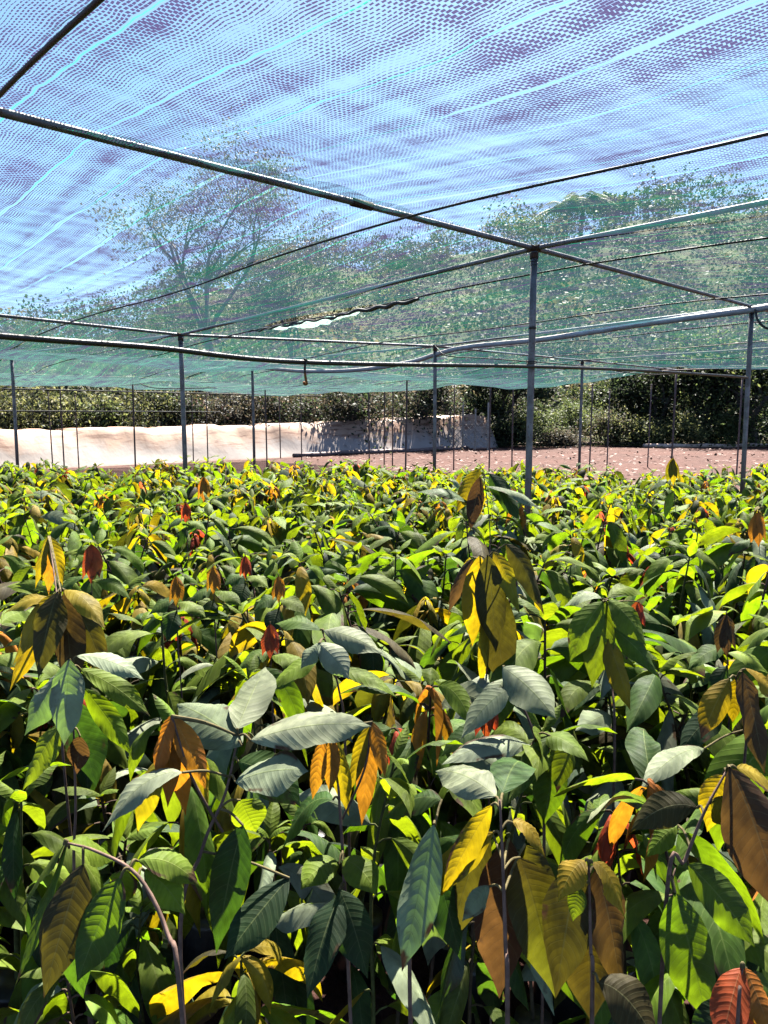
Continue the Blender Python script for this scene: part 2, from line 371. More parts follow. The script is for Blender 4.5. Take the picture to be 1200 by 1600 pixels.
# forest canopy on the hill: one uncountable mass
A = Acc(); ncr = 1050
r = rs.uniform(47, 128, ncr) ** 1.0; az = rs.uniform(-0.85, 0.85, ncr); X = r * np.sin(az); Y = r * np.cos(az)
fc = [(0.028, 0.042, 0.018), (0.04, 0.052, 0.022), (0.06, 0.066, 0.03), (0.07, 0.058, 0.038), (0.024, 0.035, 0.018), (0.10, 0.088, 0.045)]
for k in range(ncr):
    gz = float(ground_z(X[k], Y[k])); R0 = rs.uniform(1.5, 3.4); hh = rs.uniform(1.2, 4.0) if r[k] > 60 else rs.uniform(0.6, 1.6)
    m = 250; nb = 8
    cc = np.array([X[k], Y[k], gz + hh]) + rs.normal(size=(nb, 3)) * [R0 * .5, R0 * .5, R0 * .35]
    d = nrm(rs.normal(size=(m, 3))); d[:, 2] = np.abs(d[:, 2]) * 1.1 - 0.25
    Cn = cc[rs.choice(nb, m)] + d * (R0 * rs.uniform(0.35, 0.62, (m, 1)))
    V, F = quads(Cn, rs.uniform(0.08, 0.23, m) * (R0 / 2.4), rs, 0.2, 0.7)
    c0 = np.array(fc[rs.choice(len(fc), p=[.24, .24, .18, .12, .12, .10])]); c0 = c0 * rs.uniform(.55, 1.6) * np.array([rs.uniform(.85, 1.15), 1, rs.uniform(.8, 1.1)]); cm = c0 * rs.uniform(0.6, 1.05, (m, 1))
    A.add(V, F, None, np.repeat(cm, 4, 0), np.repeat(cm * 1.9, 4, 0))
o = link('hillside_forest', A.mesh('hillside_forest', M_FOL, False))
tag(o, 'dense dry green forest covering the hillside behind the net house', 'forest', kind='stuff')

# ------------------------------------------------------------------ trees and shrubs as things
def branch(acc, P0, d, L, r0, depth, rs, tips, spread=0.6, gn=0.02):
    n = 5; P = [P0]; dd = nrm(d)
    for k in range(n):
        dd = nrm(dd + rs.normal(size=3) * 0.13 + np.array([0, 0, gn])); P.append(P[-1] + dd * L / n)
    P = np.array(P); tube(acc, P, np.linspace(r0, r0 * 0.55, n + 1), 6 if depth > 1 else 4, cap=False)
    if depth <= 0: tips.append(P[-1]); tips.append(P[3]); return
    for k in range(rs.randint(2, 4)):
        s = rs.randint(2, n + 1); nd = nrm(dd + rs.normal(size=3) * spread)
        branch(acc, P[s], nd, L * rs.uniform(0.55, 0.8), r0 * 0.5, depth - 1, rs, tips, spread, gn)
    tips.append(P[-1])
def tree(name, x, y, H, R0, cols, label, cat, seed, trunk_r=0.12, depth=3, leaves=1500, lsize=0.10, trunk_frac=0.35, mat=M_BARK, group=None, lowcrown=False):
    rr = np.random.RandomState(seed); z = float(ground_z(x, y))
    t = empty(name, (x, y, z - 0.05), label, cat, group)
    B = Acc(); tips = []
    branch(B, np.zeros(3), np.array([rr.normal() * .06, rr.normal() * .06, 1]), H * trunk_frac, trunk_r, 0, rr, tips)
    top = tips[0]; tips = []
    for k in range(5):
        a = k * 1.257 + rr.uniform(-.4, .4)
        branch(B, top * rr.uniform(0.75, 1.0), np.array([math.cos(a) * R0, math.sin(a) * R0, H * 0.75]), H * 0.32, trunk_r * 0.6, depth - 1, rr, tips, 0.55)
    link('trunk', B.mesh('trunk', mat, True, False), t)
    tips = np.array(tips)
    if leaves:
        Cn = tips[rr.choice(len(tips), leaves)] + rr.normal(size=(leaves, 3)) * np.array([R0, R0, R0 * .7]) * (0.13 if depth < 4 else .16)
        if lowcrown:
            k = leaves // 3; Cn[:k] = rr.normal(size=(k, 3)) * [R0 * .45, R0 * .45, H * .2] + [0, 0, H * .35]
        Cn[:, 2] = np.maximum(Cn[:, 2], 0.15)
        V, F = quads(Cn, rr.uniform(0.5, 1.5, leaves) * lsize, rr, 0.2, 0.5)
        cm = np.array(cols)[rr.choice(len(cols), leaves)] * rr.uniform(0.7, 1.4, (leaves, 1))
        Cc = Acc(); Cc.add(V, F, None, np.repeat(cm, 4, 0), np.repeat(cm * 2.2, 4, 0)); link('crown', Cc.mesh('crown', M_FOL, False), t)
    return t
dk = [(0.016, 0.024, 0.012), (0.024, 0.034, 0.014), (0.036, 0.05, 0.018)]
md = [(0.04, 0.055, 0.02), (0.06, 0.08, 0.024), (0.10, 0.115, 0.035)]
yl = [(0.08, 0.09, 0.03), (0.14, 0.14, 0.05), (0.05, 0.06, 0.022)]
dry = [(0.05, 0.04, 0.028), (0.03, 0.03, 0.018), (0.075, 0.06, 0.04)]
def px_tree(name, px, Y, H, R0, cols, label, cat, seed, **k):
    return tree(name, (px - 600) / F_PX * Y, Y, H, R0, cols, label, cat, seed, **k)
px_tree('bare_tree', 345, 56, 20, 5.0, dry, 'tall sparse grey tree standing against the sky left of the net opening', 'tree', 11, trunk_r=.26, depth=4, leaves=17000, lsize=.085, trunk_frac=.42, mat=M_PALEBARK)
px_tree('bare_tree', 470, 60, 15.5, 3.5, dry, 'smaller sparse tree to the right of the tall grey tree', 'tree', 12, trunk_r=.16, depth=4, leaves=14000, lsize=.10, mat=M_PALEBARK)
px_tree('bare_tree', 215, 54, 11, 4.0, dk + dry, 'leafy low tree under the sky to the left of the tall grey tree', 'tree', 13, trunk_r=.16, depth=4, leaves=7000, lsize=.085)
px_tree('bare_tree', 110, 52, 8.5, 3.5, dk + dry, 'small dull tree at the far left behind the pale bank', 'tree', 14, trunk_r=.14, depth=4, leaves=6000, lsize=.085)
px_tree('bare_tree', 20, 50, 7.8, 3.4, dk + dry, 'leftmost dull tree behind the pale bank', 'tree', 15, trunk_r=.14, depth=4, leaves=6000, lsize=.085)
# trees right behind the fence on the right
px_tree('leafy_tree', 776, 41, 7.5, 2.2, dk, 'dark leafy tree at the end of the pale bank', 'tree', 21, trunk_r=.22, leaves=14000, lsize=.095, trunk_frac=.2, lowcrown=True)
px_tree('leafy_tree', 992, 45, 8.0, 2.6, dk + md, 'dark tree behind the middle of the bare soil', 'tree', 22, trunk_r=.20, leaves=11000, lsize=.10, trunk_frac=.18, lowcrown=True)
px_tree('leafy_tree', 1110, 42, 8.5, 2.6, dk + md, 'thick trunked dark tree left of the far right post', 'tree', 23, trunk_r=.34, leaves=11000, lsize=.10, trunk_frac=.18, lowcrown=True)
px_tree('leafy_tree', 1030, 43, 7.0, 2.4, dk, 'dark slim tree between the thick trunked tree and the shrubs', 'tree', 24, trunk_r=.24, leaves=9000, lsize=.10, trunk_frac=.18, lowcrown=True)
px_tree('leafy_tree', 1178, 40, 8.2, 2.6, dk + md, 'dark tree at the right edge behind the net house', 'tree', 25, trunk_r=.30, leaves=11000, lsize=.10, trunk_frac=.18, lowcrown=True)
px_tree('leafy_tree', 1270, 41, 8.2, 2.6, dk + md, 'leafy tree just past the right edge behind the net house', 'tree', 26, trunk_r=.26, leaves=9000, lsize=.10, trunk_frac=.18, lowcrown=True)
for k, (px, Y, H, R0, c, lab) in enumerate([
        (830, 40, 3.0, 1.9, md, 'round green shrub beside the dark tree at the end of the bank'),
        (795, 39.5, 2.2, 1.5, dk, 'dark low shrub at the foot of the dark tree'),
        (895, 42, 3.6, 2.0, md, 'tall light green shrub behind the middle of the bare soil'),
        (945, 41, 2.6, 1.8, dry + yl, 'dry pale shrub behind the middle of the bare soil'),
        (1000, 40.5, 2.2, 1.6, yl, 'small yellowish shrub in front of the dark trees'),
        (1075, 40, 2.6, 1.4, yl, 'yellow green shrub beside the thick trunked dark tree'),
        (1140, 40.2, 2.8, 1.5, md, 'green shrub between the two right hand dark trees'),
        (725, 43, 3.4, 1.6, md, 'bright leafy shrub behind the pale lattice panel'),
        (870, 39.2, 1.4, 1.3, dry, 'low dry scrubby shrub along the timber edging')]):
    px_tree('shrub', px, Y, H, R0, c, lab, 'shrub', 40 + k, trunk_r=.05, depth=3, leaves=6500, lsize=.06, trunk_frac=.12, lowcrown=True)
px_tree('leafy_tree', 655, 36.5, 5.6, 2.0, dk + dry, 'dull leafy tree leaning over the shadowed end of the bank', 'tree', 71, trunk_r=.12, leaves=7000, lsize=.08, trunk_frac=.2, lowcrown=True)
px_tree('leafy_tree', 560, 34.0, 4.8, 1.8, dk + dry, 'lower dull leafy tree behind the bank left of the leaning one', 'tree', 72, trunk_r=.10, leaves=6000, lsize=.08, trunk_frac=.2, lowcrown=True)
for k, (px, Y, H, lab) in enumerate([(60, 27.5, 3.6, 'yellowish bush on the bank near the left edge'), (170, 28.5, 3.2, 'pale green bush on the bank left of the slim brown post'), (260, 30.5, 3.9, 'dark bush on the bank behind the post in the plants'), (360, 32, 3.4, 'brownish bush on the bank left of the sagging pipe post'), (455, 33.5, 3.9, 'dark dry bush on the bank right of the sagging pipe post')]):
    px_tree('shrub', px, Y, H, 1.7, [yl, md, dk, dry, dry + dk][k], lab, 'shrub', 80 + k, trunk_r=.05, depth=3, leaves=5500, lsize=.07, trunk_frac=.15, lowcrown=True)
# palm and stragglers on the ridge
def palm(px, Y, H, seed, label):
    x = (px - 600) / F_PX * Y; z = float(ground_z(x, Y)); rr = np.random.RandomState(seed)
    t = empty('palm_tree', (x, Y, z - .2), label, 'palm tree')
    B = Acc(); tp = np.array([.4, 0, H]); tube(B, spline([(0, 0, 0), (.1, 0, H * .5), tp], 8), np.linspace(.35, .22, 9), 8, cap=False)
    link('trunk', B.mesh('trunk', M_PALEBARK, True, False), t)
    C = Acc()
    for k in range(34):
        a = k * 2.4; e = rr.uniform(0.1, 1.25); L = rr.uniform(3.4, 5.6); d = np.array([math.cos(a), math.sin(a), 0])
        for s in np.linspace(0.12, 1, 16):
            p = tp + d * L * s * math.cos(e) + np.array([0, 0, L * s * math.sin(e) - 1.7 * s * s * L * .45])
            side = np.cross(d, [0, 0, 1]); w_ = 0.85 * math.sin(math.pi * min(s + .1, 1)) + .15
            for sg in (-1, 1):
                q0 = p; q1 = p + side * sg * w_ + d * .4 + np.array([0, 0, -.45 * w_])
                V = np.array([q0, q0 + d * .2, q1 + d * .06, q1]); c = np.array((0.055, 0.065, 0.025)) * rr.uniform(.7, 1.5)
                C.add(V, [[0, 1, 2, 3]], None, c, c * 2)
    link('crown', C.mesh('crown', M_FOL, False), t)
palm(895, 106, 5.0, 3, 'shaggy palm rising above the ridge line against the sky')
palm(868, 104, 4.5, 5, 'slim palm to the left of the shaggy ridge palm')
px_tree('bare_tree', 945, 108, 6, 3.0, md, 'low bushy tree right of the shaggy ridge palm', 'tree', 61, trunk_r=.2, leaves=1500, lsize=.3)

# brush behind the bank: uncountable
A = Acc(); n = 30000; t = rs.uniform(-13, 16, n); back = rs.uniform(2.5, 5.5, n)
base = np.array([-4, 29.5, 0]) + BV * 0; Pq = base[None] + BU[None] * t[:, None] + BV[None] * back[:, None]
hm = 2.5 + 0.35 * np.sin(t * 1.3) + 0.3 * np.sin(t * 3.1 + 1); Pq[:, 2] = 1.1 + (hm - .9) * rs.uniform(0, 1, n) ** 0.7 * rs.uniform(0.6, 1.12, n)
V, F = quads(Pq, rs.uniform(0.03, 0.11, n), rs, 0.0, 0.45)
pal = np.array([(0.03, 0.04, 0.017), (0.07, 0.08, 0.026), (0.13, 0.13, 0.045), (0.24, 0.22, 0.15), (0.04, 0.033, 0.025)])
grp = (t < -3).astype(int); cut = ((t > -3) & (t < 9)); ch = np.where(rs.rand(n) < .5, rs.choice(5, n, p=[.3, .25, .2, .1, .15]), np.where(grp, 2, 0))
cm = pal[ch] * rs.uniform(.7, 1.4, (n, 1)); cm[cut] = cm[cut] * [1.0, .74, .9]; cm = cm * (.35 + .9 * (np.sin(t * 4.6 + 2.2 * np.sin(Pq[:, 2] * 3.3 + t)) * .5 + .5) ** 1.3)[:, None]; A.add(V, F, None, np.repeat(cm, 4, 0), np.repeat(cm * 2, 4, 0))  # wavy darkening paints shaded gaps between the brush clumps
for k in range(900):
    tt = rs.uniform(-13, 16); bb = rs.uniform(2.6, 5); p = base + BU * tt + BV * bb; h = rs.uniform(1.2, 2.9)
    q = p + np.array([rs.normal() * .25, rs.normal() * .25, h]); c = np.array((0.22, 0.19, 0.12)) * rs.uniform(.4, 1.3)
    tube(A, [p, (p + q) / 2 + rs.normal(size=3) * .06, q], [.014, .010, .005], 4, c, c, cap=False)
o = link('brush', A.mesh('brush', M_FOL, False)); tag(o, 'tangled brush and tall weeds growing along the top of the pale bank', 'brush', kind='stuff')

# ------------------------------------------------------------------ pale sheeted bank
A = Acc(); ts = np.linspace(-22, 13.6, 180); prof = [(0.0, 0.0), (0.22, 0.16), (0.44, 0.34), (0.72, 0.58), (1.0, 0.80), (1.2, 0.955), (1.30, 1.0), (3.2, 0.99), (7.0, 0.9), (7.6, 0)]
V = []; U = []
for t_ in ts:
    H = np.interp(t_, [-22, -8, 0, 6, 10, 13.6], [1.22, 1.22, 1.30, 1.46, 1.62, 1.72]) + 0.035 * math.sin(t_ * 1.7) + 0.03 * math.sin(t_ * 4.1) + 0.02 * math.sin(t_ * 9)
    s = 0
    for (b_, h_) in prof:
        wob = 0.03 * math.sin(t_ * 1.1 + h_ * 5) + 0.014 * math.sin(t_ * 4.3 + h_ * 3) + .006 * math.sin(t_ * 11 + h_)
        p = np.array([-4, 29.5, 0]) + BU * t_ + BV * (b_ * 0.75 + wob * (0.3 + h_)); V.append([p[0], p[1], h_ * H - 0.01]); U.append([t_, h_])
m = len(prof); i = np.arange(len(ts) - 1)[:, None]; j = np.arange(m - 1)[None]
F = np.stack([i * m + j, (i + 1) * m + j, (i + 1) * m + j + 1, i * m + j + 1], -1).reshape(-1, 4)
A.add(V, F, U); o = link('sheeted_bank', A.mesh('sheeted_bank', M_SHEET, True, False))
tag(o, 'long low bank faced with pale sheeting and streaked with reddish soil', 'bank')
# lattice panel at the end of the bank
def barbox(acc, p, q, w_, d_):
    p, q = np.asarray(p, float), np.asarray(q, float); t_ = nrm(q - p); a = nrm(np.cross(t_, [0.3, 0.9, 0.1])); b = np.cross(t_, a)
    V = [e + sa * a * w_ / 2 + sb * b * d_ / 2 for e in (p, q) for sa, sb in ((-1, -1), (1, -1), (1, 1), (-1, 1))]
    acc.add(V, [[0, 1, 5, 4], [1, 2, 6, 5], [2, 3, 7, 6], [3, 0, 4, 7], [3, 2, 1, 0], [4, 5, 6, 7]])
lp = at(703, 694, 36.5); lp[2] = 0; t = empty('lattice_panel', lp, 'pale bamboo lattice panel at the right end of the bank', 'lattice')
A = Acc()
for k in range(4): barbox(A, (k * .62, 0, 0), (k * .62, 0, 2.0 + (k % 2) * .3), .07, .07)
link('upright', A.mesh('upright', M_PALEWOOD, False, False), t)
A = Acc()
for k in range(-4, 7):
    for sg, yy in ((1, -.05), (-1, -.08)):
        x0, z0 = k * .3, 0.12; x1, z1 = x0 + 1.3, 1.42
        a0 = max(0, x0); b0 = min(1.86, x1)
        if b0 - a0 < .2: continue
        za, zb = z0 + (a0 - x0), z0 + (b0 - x0)
        if sg < 0: a0, b0 = 1.86 - a0, 1.86 - b0
        barbox(A, (a0, yy, za), (b0, yy, zb), .03, .02)
link('lattice', A.mesh('lattice', M_PALEWOOD, False, False), t)
# timber edging logs on the far side of the soil
for k, (x0, y0, x1, y1, lab) in enumerate([(755, 696, 1000, 695, 'long pale log edging the bare soil in front of the shrubs'),
        (1005, 699, 1210, 698, 'pale log edging the bare soil in front of the dark trees'), (500, 727, 700, 699, 'low reddish earth kerb board along the foot of the bank')]):
    Ya = CAMZ * F_PX / (y0 - 650 + .1); Yb = CAMZ * F_PX / (y1 - 650 + .1)
    if k == 2: Ya, Yb = 26.2, 34.5
    p, q = at(x0, y0, Ya), at(x1, y1, Yb)
    if k == 2:
        p = np.array([-4, 29.5, 0]) + BU * 0.3 - BV * .25; q = p + BU * 10.5
    p[2] = q[2] = 0.09; A = Acc(); P_ = np.linspace(p, q, 14); P_[:, 2] += rs.normal(size=14) * .02
    tube(A, P_, 0.10 + rs.normal(size=14) * .008, 8); o = link('edging_log', A.mesh('edging_log', M_PALEWOOD if k < 2 else M_THIN, True, False)); tag(o, lab, 'log')

# ------------------------------------------------------------------ posts and beams
def post(name, x, y, z, r0, label, mat=M_PIPE, group=None, collar=None):
    gz = float(ground_z(x, y)); t = empty(name, (x, y, gz), label, 'post', group)
    A = Acc(); lean = rs.normal(size=2) * .012
    P_ = np.array([(lean[0] * (1 - s), lean[1] * (1 - s), -0.1 + s * (z - gz + .1)) for s in np.linspace(0, 1, 7)])
    tube(A, P_, r0, 14 if r0 > .02 else 8); link('pipe', A.mesh('pipe', mat, True, False), t)
    A = Acc(); tube(A, [(0, 0, z - gz - .05), (0, 0, z - gz - .01)], r0 * 1.25, 12); link('clamp', A.mesh('clamp', M_RUST if r0 > .02 else mat, True, False), t)
    if r0 > .0225:
        A = Acc(); a_ = np.linspace(0, 6.283 * 3.5, 44); rr_ = r0 * 1.22
        tube(A, np.stack([np.cos(a_) * rr_, np.sin(a_) * rr_, z - gz - .10 + a_ * .0035 + .008 * np.sin(a_)], 1), .0022, 4, cap=False)
        tube(A, [(rr_, 0, z - gz - .1), (rr_ + .02, .005, z - gz - .12), (rr_ + .03, .01, z - gz - .17)], .0018, 4, cap=False)
        link('wire_tie', A.mesh('wire_tie', M_CORD, True, False), t)
    if collar:
        A = Acc(); a_ = np.linspace(0, 6.283 * 2.5, 30); rr_ = r0 * 1.5
        tube(A, np.stack([np.cos(a_) * rr_, np.sin(a_) * rr_, 2.0 + .004 * a_ / 2], 1), .003, 4, cap=False); link('hose_tie', A.mesh('hose_tie', M_CORD, True, False), t)
        A = Acc(); tube(A, [(0, 0, collar - .008), (0, 0, collar + .008)], r0 * 1.12, 14); link('collar', A.mesh('collar', M_CORD, True, False), t)
    return t
plabel = {(0, 0): 'tall grey steel post closest to the camera with rust near its foot', (1, 0): 'steel post near the right edge where the white pipe starts',
          (0, 1): 'brown steel post standing in the plants left of centre', (1, 1): 'steel post in the middle where the white pipe starts to dip',
          (0, 2): 'steel post at the far left edge standing in the plants', (1, 2): 'steel post in front of the bank with the sagging white pipe at its top',
          (2, 1): 'slim steel post rising from the bare soil right of the tall near post', (3, 1): 'pale steel post on the soil in front of the dark trees',
          (1, 3): 'slim brown post in front of the left part of the bank', (2, 2): 'slim brown post in front of the shadowed end of the bank'}
for (i, j), p in node.items():
    vis = i >= -1 and j >= 0
    if i <= -2 or j <= -2 or (i == -1 and j < 2): continue
    near = (i, j) in plabel
    rad = {(0, 0): .0235, (1, 0): .025}.get((i, j), .028 if (i, j) in meas and i + j < 4 else .022)
    lab = plabel.get((i, j), 'slim dark post in the far rows under the net')
    post('support_post', p[0], p[1], p[2] - .02, rad, lab, M_PIPE if rad > .023 else M_THIN, None if near else 'slim posts in the far rows', collar=2.0 + .25 if (i, j) == (0, 0) else None)
# thin perimeter posts
for px, Y, top in ((75, 23, 612), (117, 23.5, 616), (300, 26, 622), (322, 25, 612), (470, 27, 614), (601, 24.0, 600), (614, 23.2, 592), (710, 22.5, 602), (802, 21, 590),
                   (926, 19.5, 600), (953, 22, 608), (1018, 24, 600), (1160, 18.2, 590)):
    p = at(px, top, Y); post('perimeter_post', p[0], p[1], p[2], .02, 'thin dark stake along the far edge of the net house', M_THIN, 'thin stakes along the far edge')

def beam(name, pts, r0, label, mat=M_PIPE, joints=True, sag=0.0):
    t = empty(name, pts[0], label, 'beam'); o_ = np.asarray(pts[0], float)
    A = Acc(); P_ = []
    for a, b in zip(pts[:-1], pts[1:]):
        for s in np.linspace(0, 1, 6, endpoint=False): P_.append(np.array(a) * (1 - s) + np.array(b) * s + np.array([0, 0, -sag * math.sin(math.pi * s)]) - o_)
    P_.append(np.array(pts[-1]) - o_); tube(A, P_, r0, 12); link('pipe', A.mesh('pipe', mat, True, False), t)
    if joints:
        for q_ in pts[1:-1]:
            A = Acc(); d = nrm(np.array(pts[-1]) - np.array(pts[0])); tube(A, [np.array(q_) - o_ - d * .05, np.array(q_) - o_ + d * .05], r0 * 1.18, 12)
            link('coupling', A.mesh('coupling', M_RUST if r0 > .016 else mat, True, False), t)
        if r0 > .017 and len(pts) > 3 and 'closest' in label:
            q0, q1 = np.array(pts[2]), np.array(pts[1]); 
            A = Acc(); c = node[(0, 0)] * .44 + (node[(0, 0)] - BU * 3.4) * .56 * 1.0; c = node[(0, 0)] - BU * 1.55; c[2] = node[(0, 0)][2]
            tube(A, [c - o_ - BU * .07, c - o_ + BU * .07], r0 * 1.3, 12); link('coupling', A.mesh('coupling', M_RUST, True, False), t)
for j in range(-1, 5):
    pts = [node[(i, j)] for i in range(-3, 4)]
    lab = {0: 'thick dark steel beam crossing the upper left and meeting the closest post', -1: 'steel beam overhead behind the camera', 1: 'long beam in the second row over the left post',
           2: 'beam in the third row over the leftmost post', 3: 'thin beam in the fourth row near the far edge', 4: 'thin beam along the far left edge of the net'}[j]
    beam('roof_beam', pts, .0175 if j < 2 else .015, lab, M_PIPE if j < 2 else M_THIN)
for i in range(-2, 4):
    pts = [node[(i, j)] + [0, 0, -.001] for j in range(-2, 5)]
    lab = {-2: 'crosswise beam far behind the camera', -1: 'crosswise beam beside the camera overhead', 0: 'crosswise beam over the closest post running off the right edge',
           1: 'crosswise beam over the right edge post and the middle post', 2: 'crosswise beam over the slim posts beyond the plants', 3: 'crosswise beam along the far right edge of the net'}[i]
    beam('cross_beam', pts, .0165 if i < 2 else .0135, lab, M_PIPE if i < 2 else M_THIN)
# rails of the far side
for k, (hh, lab) in enumerate(((2.36, 'upper dark rail along the far left side of the net house'), (1.78, 'lower dark rail along the far left side of the net house'))):
    pts = []
    for i in range(-2, 4 if k == 0 else 3):
        p = (node[(i, 4)] * .5 + node[(i, 3)] * .5).copy(); p[2] = hh; pts.append(p)
    beam('side_rail', pts, .019, lab, M_CORD, False)

# ------------------------------------------------------------------ hose, white pipe, hook
def hang(name, pts, r0, mat, label, cat, n=60):
    A = Acc(); tube(A, spline(pts, n), r0, 10); o = link(name, A.mesh(name, mat, True, False)); return tag(o, label, cat)
hose = [node[(0, 0)] - BU * 6.2 + [0, 0, -1], ]
h1 = at(835, 573, 5.12); h0 = at(0, 525, 2.75); hm_ = at(475, 566, 3.9); h2 = at(1000, 579, 6.25); h3 = at(1130, 587, 7.4); h4 = at(1168, 590, 7.84)
hang('water_hose', [h0 - BU * 3, h0 - BU * 1.2 + [0, 0, .03], h0, at(240, 543, 3.25), hm_, h1, h2, h3, h4], .0125, M_RUBBER, 'black hose strung low across the picture and tied to the closest post', 'hose', 90)
a1, a2 = node[(1, 0)], node[(1, 1)]
hang('white_pipe', [at(1235, 474, 7.4), at(1175, 484, 7.85), at(1000, 507, 8.9), at(850, 530, 10.0), at(740, 541, 11.0), at(690, 551, 11.5), at(640, 566, 12.2), at(560, 578, 13.0), at(475, 580, 13.8),
                    at(395, 574, 15.3), at(330, 577, 16.4), at(285, 583, 17.2)], .036, M_PVC, 'bent white plastic pipe sagging between the right post and the bank', 'pipe', 110)
hang('wire', [at(680, 541, 11.5), at(700, 556, 11.2), at(760, 560, 11.6), at(900, 571, 12.6), at(1000, 584, 13.2), at(1057, 584, 17.0)], .008, M_CORD, 'thin black wire drooping below the white pipe', 'wire')
hang('wire', [at(1180, 482, 7.8), at(1184, 500, 7.7), at(1196, 512, 7.6), at(1215, 515, 7.6)], .012, M_CORD, 'loop of black cable hanging from the right edge post', 'wire')
hang('wire', [at(208, 590, 19.3), at(225, 602, 19.0), at(255, 607, 19), at(330, 606, 19.5), at(395, 603, 20)], .012, M_CORD, 'slack wire from the slim post in front of the left bank', 'wire')
hk = at(475, 566, 3.88); t = empty('wire_hook', hk, 'rusty wire hook dangling from the black hose', 'hook')
A = Acc(); tube(A, spline([(0.0, 0, .016), (.012, .012, .008), (.004, .004, -.02), (.004, 0, -.06)], 14), .006, 8); link('shank', A.mesh('shank', M_CORD, True, False), t)
A = Acc(); tube(A, spline([(.004, 0, -.055), (.008, 0, -.085), (.012, .004, -.108), (.002, .01, -.112), (-.004, .004, -.10)], 16), .0068, 8); link('hook', A.mesh('hook', m_simple('orange_rust', (0.45, 0.17, 0.03), .8, 0, (0.25, 0.08, 0.02), 80), True, False), t)

# ------------------------------------------------------------------ shade net strips
nodez = np.array([[node[(i, j)][2] for j in range(-2, 5)] for i in range(-3, 4)])
def netz(u, v):
    fi = np.clip(u / SU + 3, 0, 5.999); fj = np.clip(v / SV + 2, 0, 5.999)
    i = np.floor(fi).astype(int); j = np.floor(fj).astype(int); a = fi - i; b = fj - j
    z = nodez[i, j] * (1 - a) * (1 - b) + nodez[i + 1, j] * a * (1 - b) + nodez[i, j + 1] * (1 - a) * b + nodez[i + 1, j + 1] * a * b
    k = np.abs(np.sin(i * 12.9 + j * 7.3))
    sag = (0.05 + 0.13 * k) * np.sin(math.pi * b) ** 1.2 * (0.45 + .55 * np.sin(math.pi * a))
    sag = np.where((i >= 2) & (j >= 3), sag * 1.9 + .05 * np.sin(math.pi * b), sag)
    far = np.clip((v - 3) / 6, 0, 1)
    rip = 0.006 * np.sin(u * 5.1 + v * 1.7) + 0.004 * np.sin(v * 5.3 + 1.2 * np.sin(u * 2.2)) + 0.035 * far * np.sin(v * 2.9 + u * 1.4) + 0.03 * far * np.abs(np.sin(v * 1.7 - u * 2.3))
    return z + 0.034 - sag + rip * np.clip(np.minimum(b, 1 - b) * 8, 0.2, 1)
def world(u, v, z):
    return P1[0] + BU[0] * u + BV[0] * v, P1[1] + BU[1] * u + BV[1] * v, z
cuts = [-9.7, -7.6, -5.5, -3.41, -1.31, 0.62, 2.9, 5.0, 7.1, 9.2, 11.3, 12.55]
labs = ['net strip furthest behind the camera', 'net strip behind the camera', 'net strip overhead behind the first black cord', 'green shade net strip between the two closest black cords at the top left',
        'green shade net strip above the closest post between the open seam and the torn seam', 'green shade net strip just beyond the torn seam', 'green shade net strip over the right edge post',
        'green shade net strip past the right edge post', 'green shade net strip over the middle of the far bays', 'green shade net strip over the slim posts on the soil', 'green shade net strip near the far right edge', 'narrow green net strip along the far right edge']
for k in range(len(cuts) - 1):
    u0, u1 = cuts[k], cuts[k + 1]; nu = max(6, int((u1 - u0) / 0.13)); vs = np.arange(-9.0, VMAX + .31, 0.16)
    S, Vv = np.meshgrid(np.linspace(0, 1, nu + 1), vs)
    ua = np.full_like(Vv, u0); ub = np.full_like(Vv, u1)
    # seams that have pulled open
    if abs(u1 + 1.31) < .01: ub = u1 - 0.008 - 0.05 * np.clip((-1.1 - Vv) / 1.2, 0, 1)
    if abs(u1 - 0.62) < .01: ub = u1 - 0.16 * np.clip(np.sin(math.pi * (Vv - 2.2) / 2.1), 0, 1) * ((Vv > 2.2) & (Vv < 4.3))
    if abs(u0 - 0.62) < .01: ua = u0 + 0.20 * np.clip(np.sin(math.pi * (Vv - 2.2) / 2.1), 0, 1) * ((Vv > 2.2) & (Vv < 4.3))
    Uu = ua + (ub - ua) * S; Z = netz(Uu, Vv)
    Z = Z - 0.055 * np.sin(math.pi * S) * (0.6 + .4 * np.sin(Vv * 1.3 + k))
    Z = Z + (0.004 if k % 2 else 0)
    X, Y, Z = world(Uu, Vv, Z); V = np.stack([X, Y, Z], -1).reshape(-1, 3); U = np.stack([Uu, Vv], -1).reshape(-1, 2)
    nx = nu + 1; ny = len(vs); i = np.arange(ny - 1)[:, None]; j = np.arange(nu)[None]
    F = np.stack([i * nx + j, i * nx + j + 1, (i + 1) * nx + j + 1, (i + 1) * nx + j], -1).reshape(-1, 4)
    o = link('shade_net', mesh_np('shade_net', V, F, U, None, None, M_NET)); tag(o, labs[min(k + 1, 11)] if k < 3 else labs[k], 'shade net', 'strips of shade net')
# doubled-over net beside the thick beam
A = Acc(); vs = np.linspace(0, 1, 60); V = []; U = []
for s in vs:
    for w_ in np.linspace(0, 1, 7):
        u = -3.2 + 2.3 * s; v = 0.02 - 0.30 * math.sin(math.pi * s) * w_ - .02
        z = float(netz(np.array(u), np.array(v))) - .035 - .03 * w_ * math.sin(s * 3.1) + .008 * math.sin(s * 30 + w_ * 4); x, y, z = world(u, v, z); V.append((x, y, z)); U.append((u * 1.3 + .11, v * 1.2))
i = np.arange(59)[:, None]; j = np.arange(6)[None]
F = np.stack([i * 7 + j, i * 7 + j + 1, (i + 1) * 7 + j + 1, (i + 1) * 7 + j], -1).reshape(-1, 4)
o = link('net_fold', mesh_np('net_fold', np.array(V), F, np.array(U), None, None, M_NET)); tag(o, 'doubled over fold of dark net lying along the thick beam', 'net fold')
